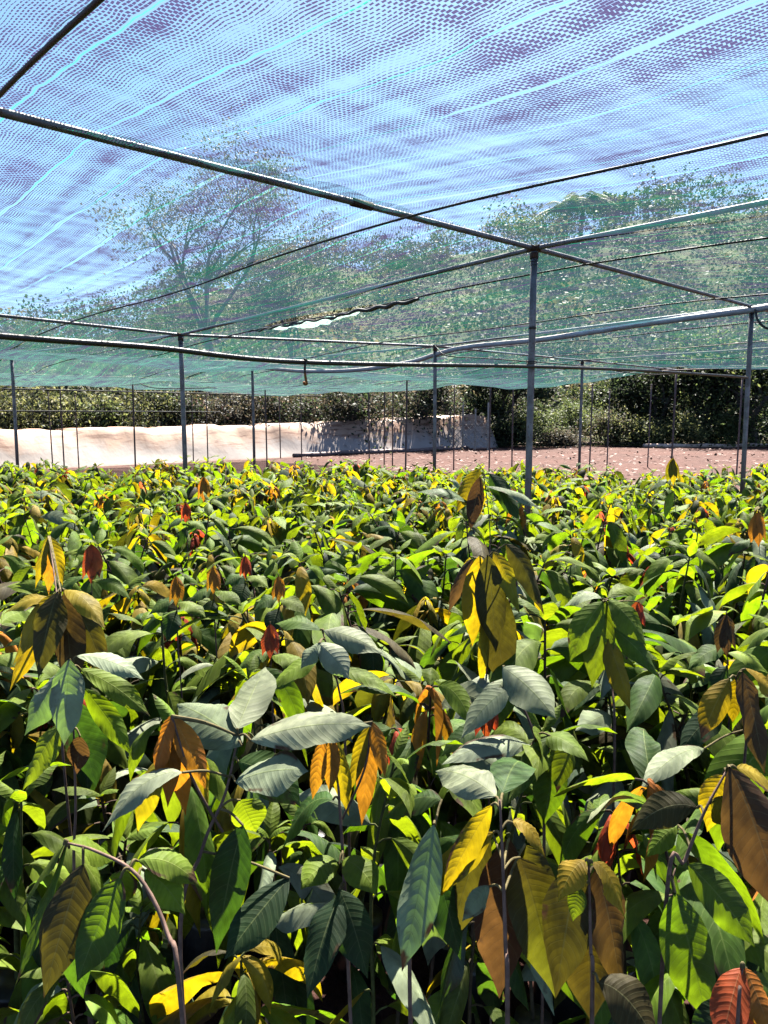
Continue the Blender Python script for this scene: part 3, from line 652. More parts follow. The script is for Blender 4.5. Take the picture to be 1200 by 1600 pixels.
# supporting cords at the seams
clab = {-5.5: 'black cord holding the net up behind the camera', -3.41: 'thick black cord across the top left corner', -1.31: 'long black cord along the open seam from the upper right', 0.62: 'black cord along the torn seam in the middle of the roof',
        2.9: 'black cord over the bays past the closest post', 5.0: 'black cord just past the right edge post', 7.1: 'faint cord over the far middle bays', 9.2: 'faint cord near the far stakes', 11.3: 'faint cord by the far right edge'}
for c, lab in clab.items():
    vs = np.arange(-8.8, VMAX, 0.25); z = netz(np.full_like(vs, c), vs); z = np.convolve(np.pad(z, 6, mode='edge'), np.ones(13) / 13, 'valid') - .016; X, Y, Z = world(c + 0.004 * np.sin(vs * 3), vs, z)
    A = Acc(); tube(A, np.stack([X, Y, Z], 1), .0085 if c < -3 else .007, 8); o = link('overhead_rope', A.mesh('overhead_rope', M_CORD, True, False)); tag(o, lab, 'cord')
# pale torn flap at the torn seam
A = Acc(); V = []
for s in np.linspace(0, 1, 40):
    for w_ in np.linspace(0, 1, 6):
        v = 2.5 + 1.7 * s; u = .60 + (.07 + .03 * math.sin(s * 17) + .02 * math.sin(s * 41)) * w_ * math.sin(math.pi * min(1, s + .05)) ** .8
        z = float(netz(np.array(u), np.array(v))) - .03 - .05 * w_ * math.sin(math.pi * s) + .012 * math.sin(s * 25 + 3 * w_); V.append(world(u, v, z))
i = np.arange(39)[:, None]; j = np.arange(5)[None]; F = np.stack([i * 6 + j, i * 6 + j + 1, (i + 1) * 6 + j + 1, (i + 1) * 6 + j], -1).reshape(-1, 4)
def m_flap():
    q = N('pale_net'); pos = q.n('TexCoord').outputs['Object']; f = q.noise(14, 4, pos)  # flap coloured paler than the net strips
    c = q.mix(f, (0.14, 0.32, 0.27), (0.42, 0.52, 0.48)); tl = q.n('BsdfTranslucent'); q.t.links.new(c, tl.inputs[0]); d = q.n('BsdfDiffuse'); q.t.links.new(c, d.inputs[0])
    m1 = q.n('MixShader', i_0=.7); q.t.links.new(d.outputs[0], m1.inputs[1]); q.t.links.new(tl.outputs[0], m1.inputs[2]); tp = q.n('BsdfTransparent'); m2 = q.n('MixShader', i_0=q.ramp(q.noise(30, 4, pos), [(.42, .35), (.55, 1.0)])); q.t.links.new(tp.outputs[0], m2.inputs[1]); q.t.links.new(m1.outputs[0], m2.inputs[2]); return q.done(m2.outputs[0])
o = link('net_flap', mesh_np('net_flap', np.array(V), F, None, None, None, m_flap())); A = Acc(); vs_ = np.linspace(1.7, 4.5, 60); X, Y, Z = world(.60 + .02 * np.sin(vs_ * 9), vs_, netz(np.full_like(vs_, .6), vs_) - .035 + .01 * np.sin(vs_ * 23))
tube(A, np.stack([X, Y, Z], 1), .008 + .010 * np.abs(np.sin(vs_ * 1.7 + 1)) * np.exp(-((vs_ - 2.1) / .8) ** 2) + .004 * np.abs(np.sin(vs_ * 13)), 7); link('rolled_edge', A.mesh('rolled_edge', M_CORD, True, False), o)
tag(o, 'pale white flap of net hanging open at the torn seam', 'net flap')

# ------------------------------------------------------------------ leaves and seedlings
PT = np.array([0, .04, .12, .25, .42, .58, .72, .84, .93, 1.0]); PW = np.array([.02, .22, .50, .82, 1.0, .97, .78, .44, .15, .01])
KIND = {  # tint, glow
    'moss': ((0.055, 0.075, 0.012), (0.26, 0.34, 0.008)),
    'green': ((0.036, 0.088, 0.014), (0.24, 0.46, 0.007)), 'deep': ((0.014, 0.036, 0.014), (0.05, 0.13, 0.010)),
    'lime': ((0.14, 0.22, 0.014), (0.44, 0.60, 0.008)), 'pale': ((0.34, 0.40, 0.28), (0.22, 0.36, 0.04)),  # pale: dust plus the waxy highlight of sunlit tops, put into the tint
    'gold': ((0.30, 0.19, 0.010), (0.95, 0.62, 0.008)), 'olive': ((0.050, 0.038, 0.011), (0.14, 0.10, 0.008)),
    'orange': ((0.55, 0.17, 0.025), (1.0, 0.36, 0.02)), 'red': ((0.50, 0.06, 0.025), (1.0, 0.11, 0.03)), 'brown': ((0.065, 0.030, 0.014), (0.17, 0.085, 0.02))}  # olive and brown kept dim: shade from upper leaves put into the colour
def ribbon_leaf(acc, P, nh, W, kind, rr, nw=6, fold=0.25, wave=1.6, vary=.18):
    """P midrib points base to tip, nh normal hint, W full width"""
    P = np.asarray(P, float); m = len(P); T = nrm(np.gradient(P, axis=0))
    nh = np.broadcast_to(np.asarray(nh, float), (m, 3)); S = nrm(np.cross(T, nh)); Nn = np.cross(S, T)
    t = np.linspace(0, 1, m); wd = np.interp(t, PT, PW) * W * 0.5; L = np.linalg.norm(np.diff(P, axis=0), axis=1).sum()
    s = np.linspace(-1, 1, nw + 1); Sg, Tg = np.meshgrid(s, t); ph = rr.uniform(0, 6, 4)
    asym = 1 + 0.06 * math.sin(ph[0]) * Sg
    cor = 0.0007 * np.cos(2 * math.pi * 11 * (Tg - .16 * np.abs(Sg))) * np.abs(Sg) * (m > 14)
    edge = wave * W * 0.055 * Sg ** 2 * (np.sin(Tg * 7 + ph[1] + Sg * 1.5) + .5 * np.sin(Tg * 13 + ph[2] + 2 * Sg))
    off = -fold * np.abs(Sg) ** 1.5 * wd[:, None] + cor + edge * (wd[:, None] / (W * .5))
    V = P[:, None] + S[:, None] * (Sg * asym * wd[:, None])[..., None] * (1 - 0.12 * fold) + Nn[:, None] * off[..., None]
    # slight forward sweep of the blade edge
    V = V + T[:, None] * (0.03 * L * np.abs(Sg) * np.sin(math.pi * Tg))[..., None]
    k = nw + 1; i = np.arange(m - 1)[:, None]; j = np.arange(nw)[None]
    F = np.stack([i * k + j, (i + 1) * k + j, (i + 1) * k + j + 1, i * k + j + 1], -1).reshape(-1, 4)
    c, g_ = KIND[kind]; f = rr.uniform(1 - vary, 1 + vary); f2 = rr.uniform(1 - vary, 1 + vary, 3) ** .4
    nb = {'green': 'lime', 'moss': 'lime', 'deep': 'green', 'lime': 'moss', 'pale': 'green', 'gold': 'lime', 'olive': 'moss', 'orange': 'gold', 'red': 'orange', 'brown': 'olive'}[kind]
    a0, a1 = rr.uniform(0, .45) ** 1.3, rr.uniform(0, .75) ** 1.7
    wt = np.clip(a0 + (a1 - a0) * Tg + .15 * np.sin(Tg * 5 + ph[3]) * a1, 0, 1).reshape(-1, 1)
    cc = (np.array(c) * (1 - wt) + np.array(KIND[nb][0]) * wt) * f * f2; gg = (np.array(g_) * (1 - wt) + np.array(KIND[nb][1]) * wt) * f * f2
    acc.add(V.reshape(-1, 3), F, np.stack([(Sg + 1) / 2, Tg], -1).reshape(-1, 2), cc, gg)
def droop_leaf(acc, B, az, e0, e1, L, W, kind, rr, m=9, nw=4, pw=1.0, roll=0.0, fold=.25, tw=0.0):
    t = np.linspace(0, 1, m); e = e0 + (e1 - e0) * t ** pw; a = az + tw * t
    d = np.stack([np.cos(e) * np.cos(a), np.cos(e) * np.sin(a), np.sin(e)], 1)
    P = np.vstack([B, B + np.cumsum((d[:-1] + d[1:]) / 2 * L / (m - 1), axis=0)])
    nh = np.stack([-np.sin(e) * np.cos(a), -np.sin(e) * np.sin(a), np.cos(e)], 1)
    if roll:
        S = np.cross(d, nh); nh = nh * math.cos(roll) + S * math.sin(roll)
    ribbon_leaf(acc, P, nh, W, kind, rr, nw, fold)
STEM_C = [(0.10, 0.065, 0.045), (0.075, 0.055, 0.03), (0.09, 0.10, 0.03), (0.12, 0.07, 0.055)]
def seedling(seed, typ, H, hi=True, nleaf=16, scale=1.0):
    rr = np.random.RandomState(seed); m, nw = (16, 6) if hi else (7, 2)
    if not hi: nleaf = int(nleaf * .8)
    st, lf, yg = Acc(), Acc(), Acc()
    lean = rr.normal(size=2) * .05; sc = np.array(STEM_C[rr.randint(4)])
    P = spline([(0, 0, .16), (lean[0] * .3 + rr.normal() * .012, lean[1] * .3, .16 + (H - .16) * .4), (lean[0], lean[1], H * .8), (lean[0] * 1.6 + rr.normal() * .02, lean[1] * 1.6 + rr.normal() * .02, H)], 12)
    tube(st, P, np.linspace(.0065, .0028, len(P)), 6 if hi else 3, sc, cap=False)
    mix = {'green': (['green', 'deep', 'lime', 'pale'], [.33, .34, .22, .11]), 'lime': (['lime', 'green', 'gold', 'pale'], [.58, .20, .10, .12]),
           'gold': (['gold', 'olive', 'lime', 'green'], [.38, .27, .25, .10]), 'flush': (['green', 'lime', 'deep', 'pale'], [.40, .30, .20, .10]),
           'redflush': (['green', 'lime', 'deep', 'olive'], [.40, .25, .25, .10])}[typ]
    az = rr.uniform(0, 6.28); hang = [1.5, 1.9, 1.7, 1.4, .9][seed % 5]; dropy = hang > 1.3; az0 = az
    for k in range(nleaf):
        f = 1 - (k / nleaf) ** 1.1 * (.62 if dropy else .72); az += 2.4 + rr.normal() * .35; idx = f * (len(P) - 1); i0 = min(int(idx), len(P) - 2); B = P[i0] + (P[i0 + 1] - P[i0]) * (idx - i0)
        top = f > .85
        e0 = rr.uniform(.3, 1.1) if top else rr.uniform(-.3, .7); e0 = e0 * .55 if dropy else e0; e1 = e0 - rr.uniform(.8, 1.8) * hang if not (typ == 'gold') else rr.uniform(-1.5, -1.1)
        e1 = max(e1, -1.5); L = scale * rr.uniform(.18, .32) * (0.72 if f > .93 else 1.0); W = L * rr.uniform(.27, .36)
        pl = rr.uniform(.015, .04); dv = np.array([math.cos(az), math.sin(az), .4]); B2 = B + dv * pl
        tube(st, [B, B + dv * pl * .5 + [0, 0, .004], B2], .0021, 5 if hi else 3, sc * 1.1, cap=False)
        kd = mix[0][rr.choice(4, p=mix[1])]
        if kd == 'deep' and top and rr.rand() < .6: kd = 'lime'
        if dropy and kd == 'green' and rr.rand() < .28: kd = 'moss'
        if dropy and rr.rand() < .11: kd = ['olive', 'gold', 'moss'][rr.randint(3)]
        droop_leaf(lf, B2, az, e0, e1, L, W, kd, rr, m, nw, rr.uniform(.3, .65) if dropy else rr.uniform(.55, 1.0), rr.normal() * .6, rr.uniform(.1, .5), rr.normal() * .4)
    if typ in ('flush', 'redflush', 'gold') :
        kd = {'flush': 'orange', 'redflush': 'red', 'gold': 'gold'}[typ]
        for k in range(rr.randint(4, 7)):
            az += 1.9; L = scale * rr.uniform(.10, .16)
            droop_leaf(yg, P[-1 - (k // 3)] + rr.normal(size=3) * .006, az, rr.uniform(.1, .9), -1.52, L, L * rr.uniform(.25, .34), kd, rr, m, nw, .35, rr.normal() * .5, .6)
    else:
        for k in range(3):
            az += 2.1; L = scale * rr.uniform(.07, .12)
            droop_leaf(yg, P[-1], az, rr.uniform(.8, 1.3), rr.uniform(-.8, .5), L, L * .38, 'lime', rr, m, nw, 1, 0, .5)
    return st, lf, yg
def bag_acc():
    A = Acc(); P = [(0, 0, 0), (0, 0, .01), (.002, 0, .06), (-.001, 0, .12), (0, .002, .17), (0, 0, .185)]
    tube(A, P, [.045, .058, .060, .057, .059, .061], 12, cap=True); return A
BAG = bag_acc().mesh('grow_bag', M_BAG, True, False)
protos = []
types = ['green', 'green', 'green', 'green', 'lime', 'lime', 'lime', 'gold', 'gold', 'flush', 'redflush', 'green']
for k, ty in enumerate(types):
    st, lf, yg = seedling(100 + k, ty, 0.93 + 0.05 * math.sin(k * 2.3), True)
    protos.append((ty, st.mesh('stem', M_STEM), lf.mesh('leaves', M_LEAF), yg.mesh('young_leaves', M_LEAF)))

# positions
pts = []; sp = 0.232; Yr = 1.20; row = 0
rp = np.random.RandomState(5)
while Yr < 10.6:
    xw = 0.56 * Yr + 0.75; x = -xw + (row % 2) * sp / 2
    while x < xw:
        px, py = x + rp.normal() * .035, Yr + rp.normal() * .035; x += sp
        pts.append((px, py))
    Yr += sp * .87; row += 1
gaps = [(0.42, 2.15, .24), (-0.12, 1.78, .16), (-1.75, 3.6, .3), (-0.5, .85, .30), (-.3, 1.0, .15), (-.75, .8, .2), (0.0, 0.75, .15)]
pts = [p for p in pts if not any((p[0] - a) ** 2 + (p[1] - b) ** 2 < c * c for a, b, c in gaps) and (p[1] < 9.6 + .9 * math.sin(p[0] * .9 + 1) or rp.rand() < .3)]
pts = [p for p in pts if math.sin(p[0] * 3.1 + 1.7 * math.sin(p[1] * 1.9)) * math.sin(p[1] * 2.7 + p[0]) < .80]
pts.sort(key=lambda p: math.hypot(*p))
# hero seedlings: each is (label, stem path, leaves); a leaf is (base px, tip px, distances, width, kind, lift, facing)
def hero(label, stem, leaves, young=(), group=None, sr=.004, extra=()):
    sr = sr * .7
    """stem: list of (px,py,Y) from low to top; goes on down to the ground"""
    S = [at(*s) for s in stem]; foot = np.array([S[0][0] + .02, S[0][1] + .03, 0.0])
    t = empty('seedling', foot, label, 'seedling', group)
    rr = np.random.RandomState(abs(hash(tuple(stem[0]))) % 9999 if False else int(sum(stem[0]) * 7) % 9999)
    P = spline([foot + [0, 0, .17]] + S, 28) - foot; A = Acc(); tube(A, P, np.linspace(sr * 1.3, sr * .55, len(P)), 8, (0.20, 0.125, 0.095)); 
    LA, YA = Acc(), Acc()
    for ex in extra: tube(A, spline([at(*e) for e in ex], 12) - foot, .002, 6, (0.14, 0.085, 0.06), cap=False)
    for grp_, acc in ((leaves, LA), (young, YA)):
        for (bx, by, tx, ty_, Y0, Y1, W, kind, lift, face) in grp_:
            B = at(bx, by, Y0) - foot; Tp = at(tx, ty_, Y1) - foot; L = np.linalg.norm(Tp - B)
            k = np.argmin(np.linalg.norm(P - B, axis=1)); tube(A, spline([P[k], (P[k] + B) / 2 + [0, 0, .006], B], 8), .0019, 6, (0.15, 0.12, 0.05), cap=False)
            C = (B + Tp) / 2 + np.array([0, 0, 1.0]) * lift * L
            s = np.linspace(0, 1, 22)[:, None]; C2 = 2 * C - (B + Tp) / 2
            Pm = (1 - s) ** 2 * B + 2 * s * (1 - s) * C2 + s * s * Tp
            ribbon_leaf(acc, Pm, nrm(np.array(face, float)), W * .84, kind, rr, 8, rr.uniform(.12, .35), 1.5, .12)
    link('stem', A.mesh('stem', M_STEM), t); link('leaves', LA.mesh('leaves', M_LEAF), t)
    if young: link('young_leaves', YA.mesh('young_leaves', M_LEAF), t)
    b = link('grow_bag', BAG, t)
    return t
UP = (0, -.35, 1); CAM = (0, -1, .35); CL = (-.5, -1, .3); CR = (.5, -1, .3)
hero('seedling with pale broad top leaves and hanging orange young leaves left of centre', [(282, 1500, .98), (315, 1330, 1.0), (352, 1240, 1.02), (372, 1150, 1.05)],
     [(378, 1165, 276, 1100, 1.03, 1.16, .095, 'pale', .05, (0, -.7, .8)), (370, 1140, 415, 1042, 1.05, 1.2, .085, 'pale', .03, (-.2, -.8, .6)),
      (392, 1157, 580, 1135, 1.03, 1.02, .085, 'pale', .07, (0, -.55, 1)), (368, 1222, 482, 1205, 1.0, .98, .085, 'pale', .08, (0, -.55, 1)),
      (285, 1207, 160, 1300, .98, .94, .055, 'pale', .20, (-.5, -.5, .9)), (372, 1190, 470, 1262, 1.03, 1.0, .08, 'green', .12, (0, -.8, .7)),
      (380, 1290, 338, 1490, .99, .97, .07, 'deep', .1, CAM), (452, 1372, 350, 1500, 1.0, .92, .07, 'deep', .03, (-.4, -1, .4)), (375, 1250, 400, 1300, 1.1, 1.1, .07, 'lime', .0, CAM)],
     [(268, 1118, 243, 1215, 1.02, 1.0, .04, 'orange', .06, CL), (268, 1120, 262, 1262, 1.02, 1.01, .042, 'orange', .03, CAM), (270, 1120, 322, 1235, 1.02, 1.0, .045, 'orange', .06, CR),
      (268, 1122, 290, 1275, 1.02, 1.05, .04, 'orange', .03, CAM)], extra=[[(348, 1300, 1.0), (300, 1215, 1.0), (268, 1118, 1.02)]])
hero('seedling arching to the left with yellow green leaves hanging from its bare tip', [(285, 1590, .80), (262, 1460, .84), (215, 1368, .88), (150, 1330, .90), (105, 1317, .92)],
     [(100, 1320, 30, 1425, .92, .90, .033, 'lime', .06, (-.9, -.3, .6)), (104, 1322, 22, 1545, .92, .86, .035, 'green', .02, (-.8, -.8, .3)), (108, 1325, 180, 1345, .93, 1.0, .06, 'lime', .1, (0, -.6, 1)),
      (130, 1350, 68, 1560, .9, .84, .075, 'olive', .05, CAM), (188, 1372, 120, 1535, .88, .84, .075, 'green', .04, (-.3, -1, .3)), (215, 1345, 312, 1385, .9, .92, .055, 'lime', .18, (.2, -.5, 1)),
      (195, 1360, 185, 1420, .9, .9, .05, 'lime', .05, CAM), (225, 1360, 290, 1430, .9, .9, .055, 'lime', .12, (.4, -.7, .8)), (80, 1400, 130, 1560, .95, .95, .08, 'deep', .03, CAM)], sr=.004)
hero('seedling with two bunches of limp orange young leaves in the middle foreground', [(540, 1420, 1.12), (530, 1250, 1.14), (525, 1150, 1.16)],
     [(530, 1350, 470, 1390, 1.1, 1.05, .07, 'lime', .2, UP), (535, 1345, 590, 1400, 1.1, 1.05, .07, 'lime', .2, UP), (530, 1400, 480, 1560, 1.1, 1.0, .08, 'deep', .1, CL), (530, 1390, 575, 1530, 1.1, 1.05, .08, 'deep', .1, CR),
      (520, 1250, 440, 1330, 1.14, 1.2, .07, 'green', .2, UP)],
     [(505, 1152, 488, 1250, 1.15, 1.13, .038, 'orange', .05, CL), (520, 1152, 515, 1240, 1.15, 1.13, .035, 'orange', .05, CAM), (522, 1152, 545, 1275, 1.15, 1.14, .04, 'gold', .05, CR),
      (580, 1130, 565, 1290, 1.17, 1.14, .042, 'orange', .02, CAM), (582, 1128, 602, 1215, 1.17, 1.14, .036, 'orange', .05, CR), (578, 1130, 545, 1240, 1.17, 1.15, .035, 'gold', .04, CL)], extra=[[(535, 1280, 1.14), (570, 1200, 1.15), (580, 1128, 1.17)]])
hero('seedling with one long pale green leaf hanging straight down in the centre foreground', [(640, 1480, 1.0), (665, 1380, 1.0), (680, 1290, 1.02)],
     [(678, 1288, 628, 1518, .98, .90, .070, 'pale', .015, (-.3, -.8, .7)), (672, 1330, 720, 1500, 1.05, 1.02, .07, 'deep', .05, CR), (690, 1250, 600, 1280, 1.1, 1.15, .07, 'green', .15, UP)])
hero('seedling with a straight brown stem, yellow leaves left and a wide olive leaf right', [(793, 1590, .86), (790, 1480, .88), (786, 1360, .90), (781, 1250, .92)],
     [(768, 1258, 690, 1400, .93, .94, .045, 'gold', .03, CL), (772, 1300, 640, 1420, .93, .98, .06, 'gold', .05, (-.4, -.6, .9)), (800, 1285, 852, 1340, .93, .92, .04, 'gold', .25, (.5, -.4, 1)),
      (812, 1340, 868, 1560, .95, .93, .095, 'olive', .08, (.15, -1, .1)), (795, 1310, 780, 1560, 1.0, 1.0, .10, 'brown', .03, (-.1, -1, .1)), (765, 1385, 722, 1440, .92, .92, .035, 'pale', .1, (-.5, -.6, .7)),
      (820, 1320, 850, 1480, 1.05, 1.05, .09, 'olive', .05, CAM), (760, 1290, 700, 1480, 1.04, 1.04, .07, 'olive', .05, CL), (775, 1245, 680, 1205, .98, 1.08, .08, 'pale', .1, (0, -.6, 1)), (785, 1240, 820, 1195, .98, 1.15, .08, 'green', .12, UP)], sr=.0042)
hero('seedling with a bronze cap of leaves lit yellow along the top in the right foreground', [(925, 1590, .86), (923, 1480, .87), (920, 1352, .88)],  # gold cap, dark leaves below: sunlit top and shade put into leaf colours
     [(915, 1345, 872, 1410, .88, .86, .05, 'gold', .22, (-.4, -.3, 1)), (925, 1348, 978, 1440, .88, .86, .05, 'gold', .25, (.4, -.3, 1)), (905, 1358, 868, 1560, .9, .88, .085, 'olive', .12, CL), (930, 1358, 972, 1560, .9, .88, .085, 'brown', .12, CR),
      (915, 1420, 925, 1600, .93, .9, .09, 'olive', .05, CAM), (905, 1385, 895, 1440, .87, .86, .03, 'lime', .1, CL), (935, 1535, 1030, 1640, .84, .8, .07, 'olive', .2, (.3, -.8, .7))])
hero('seedling leaning right with ribbed green leaves hanging under a brown twig', [(1040, 1420, .92), (1070, 1345, .93), (1100, 1270, .94), (1135, 1205, .96)],
     [(1055, 1395, 1105, 1600, .90, .86, .085, 'green', .03, (-.1, -1, .3)), (1075, 1350, 1180, 1480, .94, .92, .07, 'green', .06, (.2, -1, .5)), (1110, 1255, 1150, 1290, .97, .97, .05, 'gold', .12, CAM),
      (1130, 1210, 1105, 1300, .98, .98, .055, 'gold', .08, CL), (1140, 1200, 1225, 1440, .93, .88, .10, 'brown', .08, (.1, -1, .2)), (1150, 1200, 1240, 1270, .98, 1.0, .05, 'gold', .12, UP),
      (1090, 1262, 985, 1300, .97, .99, .06, 'olive', .18, (-.2, -.7, .8)), (1060, 1290, 1010, 1340, 1.0, 1.0, .04, 'lime', .1, UP)], sr=.0038)
hero('seedling with limp red young leaves in the bottom right corner', [(1150, 1640, .74), (1155, 1560, .76), (1160, 1512, .78)],
     [(1170, 1530, 1240, 1600, .8, .8, .06, 'green', .15, UP), (1150, 1580, 1090, 1650, .8, .78, .06, 'deep', .15, CL)],
     [(1158, 1512, 1125, 1640, .78, .73, .05, 'red', .08, CL), (1160, 1510, 1160, 1640, .78, .74, .045, 'red', .02, CAM), (1162, 1512, 1205, 1620, .78, .75, .05, 'orange', .08, CR)], sr=.003)
hero('seedling with two long ribbed grey green leaves hanging at the left edge', [(120, 1420, 1.2), (118, 1250, 1.2), (112, 1045, 1.22)],
     [(108, 1030, 100, 1165, 1.2, 1.16, .075, 'pale', .03, (-.1, -1, .35)), (98, 1050, 38, 1150, 1.2, 1.18, .065, 'pale', .06, CL), (120, 1025, 225, 1062, 1.22, 1.24, .05, 'pale', .10, (.1, -.5, 1)),
      (125, 1045, 235, 1120, 1.24, 1.24, .05, 'lime', .07, (.2, -.7, .8)), (130, 1075, 205, 1180, 1.25, 1.25, .05, 'lime', .05, CR), (95, 1130, 35, 1235, 1.18, 1.15, .06, 'lime', .05, CL), (125, 1150, 120, 1210, 1.2, 1.2, .045, 'brown', .05, CAM),
      (110, 1090, 150, 1230, 1.3, 1.3, .09, 'deep', .04, CAM)])
hero('seedling hung with a large cluster of golden bronze leaves at the left', [(100, 1200, 1.55), (98, 1050, 1.58), (95, 925, 1.6)],
     [(95, 925, 20, 1040, 1.58, 1.55, .075, 'gold', .1, CL), (90, 925, 60, 1060, 1.58, 1.5, .085, 'olive', .1, CAM), (100, 922, 165, 985, 1.58, 1.5, .06, 'gold', .15, (.4, -.5, .8)), (100, 925, 115, 1090, 1.6, 1.56, .085, 'brown', .06, CAM),
      (105, 925, 170, 1070, 1.62, 1.6, .075, 'olive', .1, CR), (80, 960, 15, 1080, 1.6, 1.6, .07, 'gold', .1, CL), (90, 940, 5, 960, 1.6, 1.6, .06, 'gold', .15, UP)],
     [(75, 838, 55, 920, 2.1, 2.08, .05, 'gold', .1, CL), (78, 838, 98, 915, 2.1, 2.08, .05, 'gold', .1, CR), (76, 838, 76, 930, 2.1, 2.08, .05, 'orange', .02, CAM)], extra=[[(98, 1000, 1.6), (85, 900, 1.9), (76, 838, 2.1)]])
hero('seedling with a dark drooping curtain of olive and golden leaves right of centre', [(760, 1100, 1.9), (765, 980, 1.9), (760, 880, 1.92)],
     [(750, 868, 738, 1010, 1.86, 1.84, .085, 'gold', .05, CAM), (762, 868, 775, 1020, 1.84, 1.82, .10, 'olive', .06, CAM), (770, 862, 812, 960, 1.86, 1.84, .07, 'gold', .12, CR), (740, 872, 700, 960, 1.88, 1.86, .045, 'brown', .12, CL),
      (765, 900, 790, 1090, 1.9, 1.86, .12, 'olive', .04, CAM), (735, 870, 725, 930, 1.9, 1.9, .05, 'gold', .06, CL), (790, 850, 850, 960, 1.9, 1.9, .08, 'olive', .12, CR), (760, 950, 752, 1080, 1.88, 1.86, .035, 'gold', .03, CAM)])
hero('seedling whose gold and blackish top leaves stand above the bed beside the closest post', [(765, 900, 2.9), (765, 820, 2.9), (755, 735, 2.95)],
     [(750, 732, 715, 800, 2.95, 2.9, .10, 'gold', .05, CL), (765, 740, 812, 815, 2.95, 2.9, .12, 'deep', .08, CR), (750, 745, 735, 830, 2.9, 2.85, .08, 'brown', .06, CAM), (760, 760, 850, 800, 2.9, 2.9, .08, 'pale', .1, UP), (740, 790, 650, 770, 2.9, 2.9, .08, 'green', .12, UP)])
hero('bright yellow green seedling right of centre with a ruffled sunlit top', [(960, 1180, 1.55), (955, 1060, 1.6), (945, 945, 1.65)],
     [(942, 940, 890, 1035, 1.62, 1.58, .085, 'lime', .1, CL), (948, 940, 925, 1075, 1.62, 1.58, .085, 'lime', .05, CAM), (950, 938, 1010, 1010, 1.62, 1.58, .08, 'lime', .12, CR), (940, 935, 880, 950, 1.65, 1.7, .06, 'pale', .2, UP), (950, 935, 1015, 940, 1.66, 1.74, .06, 'lime', .2, UP),
      (950, 1000, 985, 1110, 1.6, 1.56, .08, 'gold', .05, CR), (950, 980, 1030, 1060, 1.64, 1.62, .07, 'green', .1, CR)],
     [(995, 940, 990, 985, 2.1, 2.08, .05, 'red', .03, CAM), (998, 940, 1008, 980, 2.1, 2.08, .04, 'red', .06, CR)])
hero('seedling with ribbed pale leaves spread flat in the middle of the bed', [(540, 1180, 1.5), (530, 1080, 1.5), (505, 990, 1.52)],
     [(505, 985, 598, 1022, 1.5, 1.46, .07, 'pale', .08, (.1, -.7, .9)), (498, 1005, 545, 1062, 1.46, 1.42, .07, 'pale', .08, (-.1, -.8, .7)), (500, 1005, 470, 1045, 1.46, 1.44, .05, 'pale', .1, UP), (500, 985, 430, 975, 1.52, 1.6, .06, 'green', .1, UP),
      (520, 1050, 620, 1090, 1.48, 1.44, .05, 'lime', .12, UP), (500, 1030, 420, 1080, 1.48, 1.44, .06, 'lime', .12, UP)])
hero('seedling with a folded bluish green leaf pointing at the camera right of centre', [(850, 1260, 1.3), (835, 1150, 1.3), (790, 1050, 1.34)],
     [(785, 1042, 868, 1122, 1.33, 1.22, .095, 'pale', .06, (-.2, -.8, .8)), (790, 1060, 750, 1130, 1.33, 1.28, .06, 'pale', .08, CL), (800, 1075, 720, 1155, 1.3, 1.26, .065, 'pale', .12, UP), (840, 1150, 920, 1190, 1.3, 1.22, .06, 'lime', .15, UP),
      (830, 1165, 690, 1195, 1.28, 1.22, .07, 'pale', .1, UP), (860, 1150, 790, 1260, 1.28, 1.2, .05, 'green', .05, CL), (895, 1150, 870, 1240, 1.3, 1.25, .07, 'lime', .1, CR), (870, 1170, 850, 1290, 1.3, 1.28, .08, 'green', .05, CAM)])
hero('seedling with golden hanging leaves along a brown twig at the right edge', [(1160, 1240, 1.35), (1165, 1150, 1.35), (1150, 1060, 1.36)],
     [(1140, 1060, 1095, 1155, 1.34, 1.3, .06, 'gold', .06, CL), (1150, 1060, 1145, 1130, 1.36, 1.34, .05, 'gold', .05, CAM), (1160, 1050, 1195, 1210, 1.33, 1.28, .085, 'brown', .06, CR), (1165, 1045, 1225, 1110, 1.36, 1.36, .06, 'gold', .12, UP),
      (1130, 1110, 1060, 1180, 1.36, 1.34, .07, 'deep', .12, UP), (1100, 1170, 1000, 1235, 1.3, 1.2, .06, 'pale', .12, UP)])
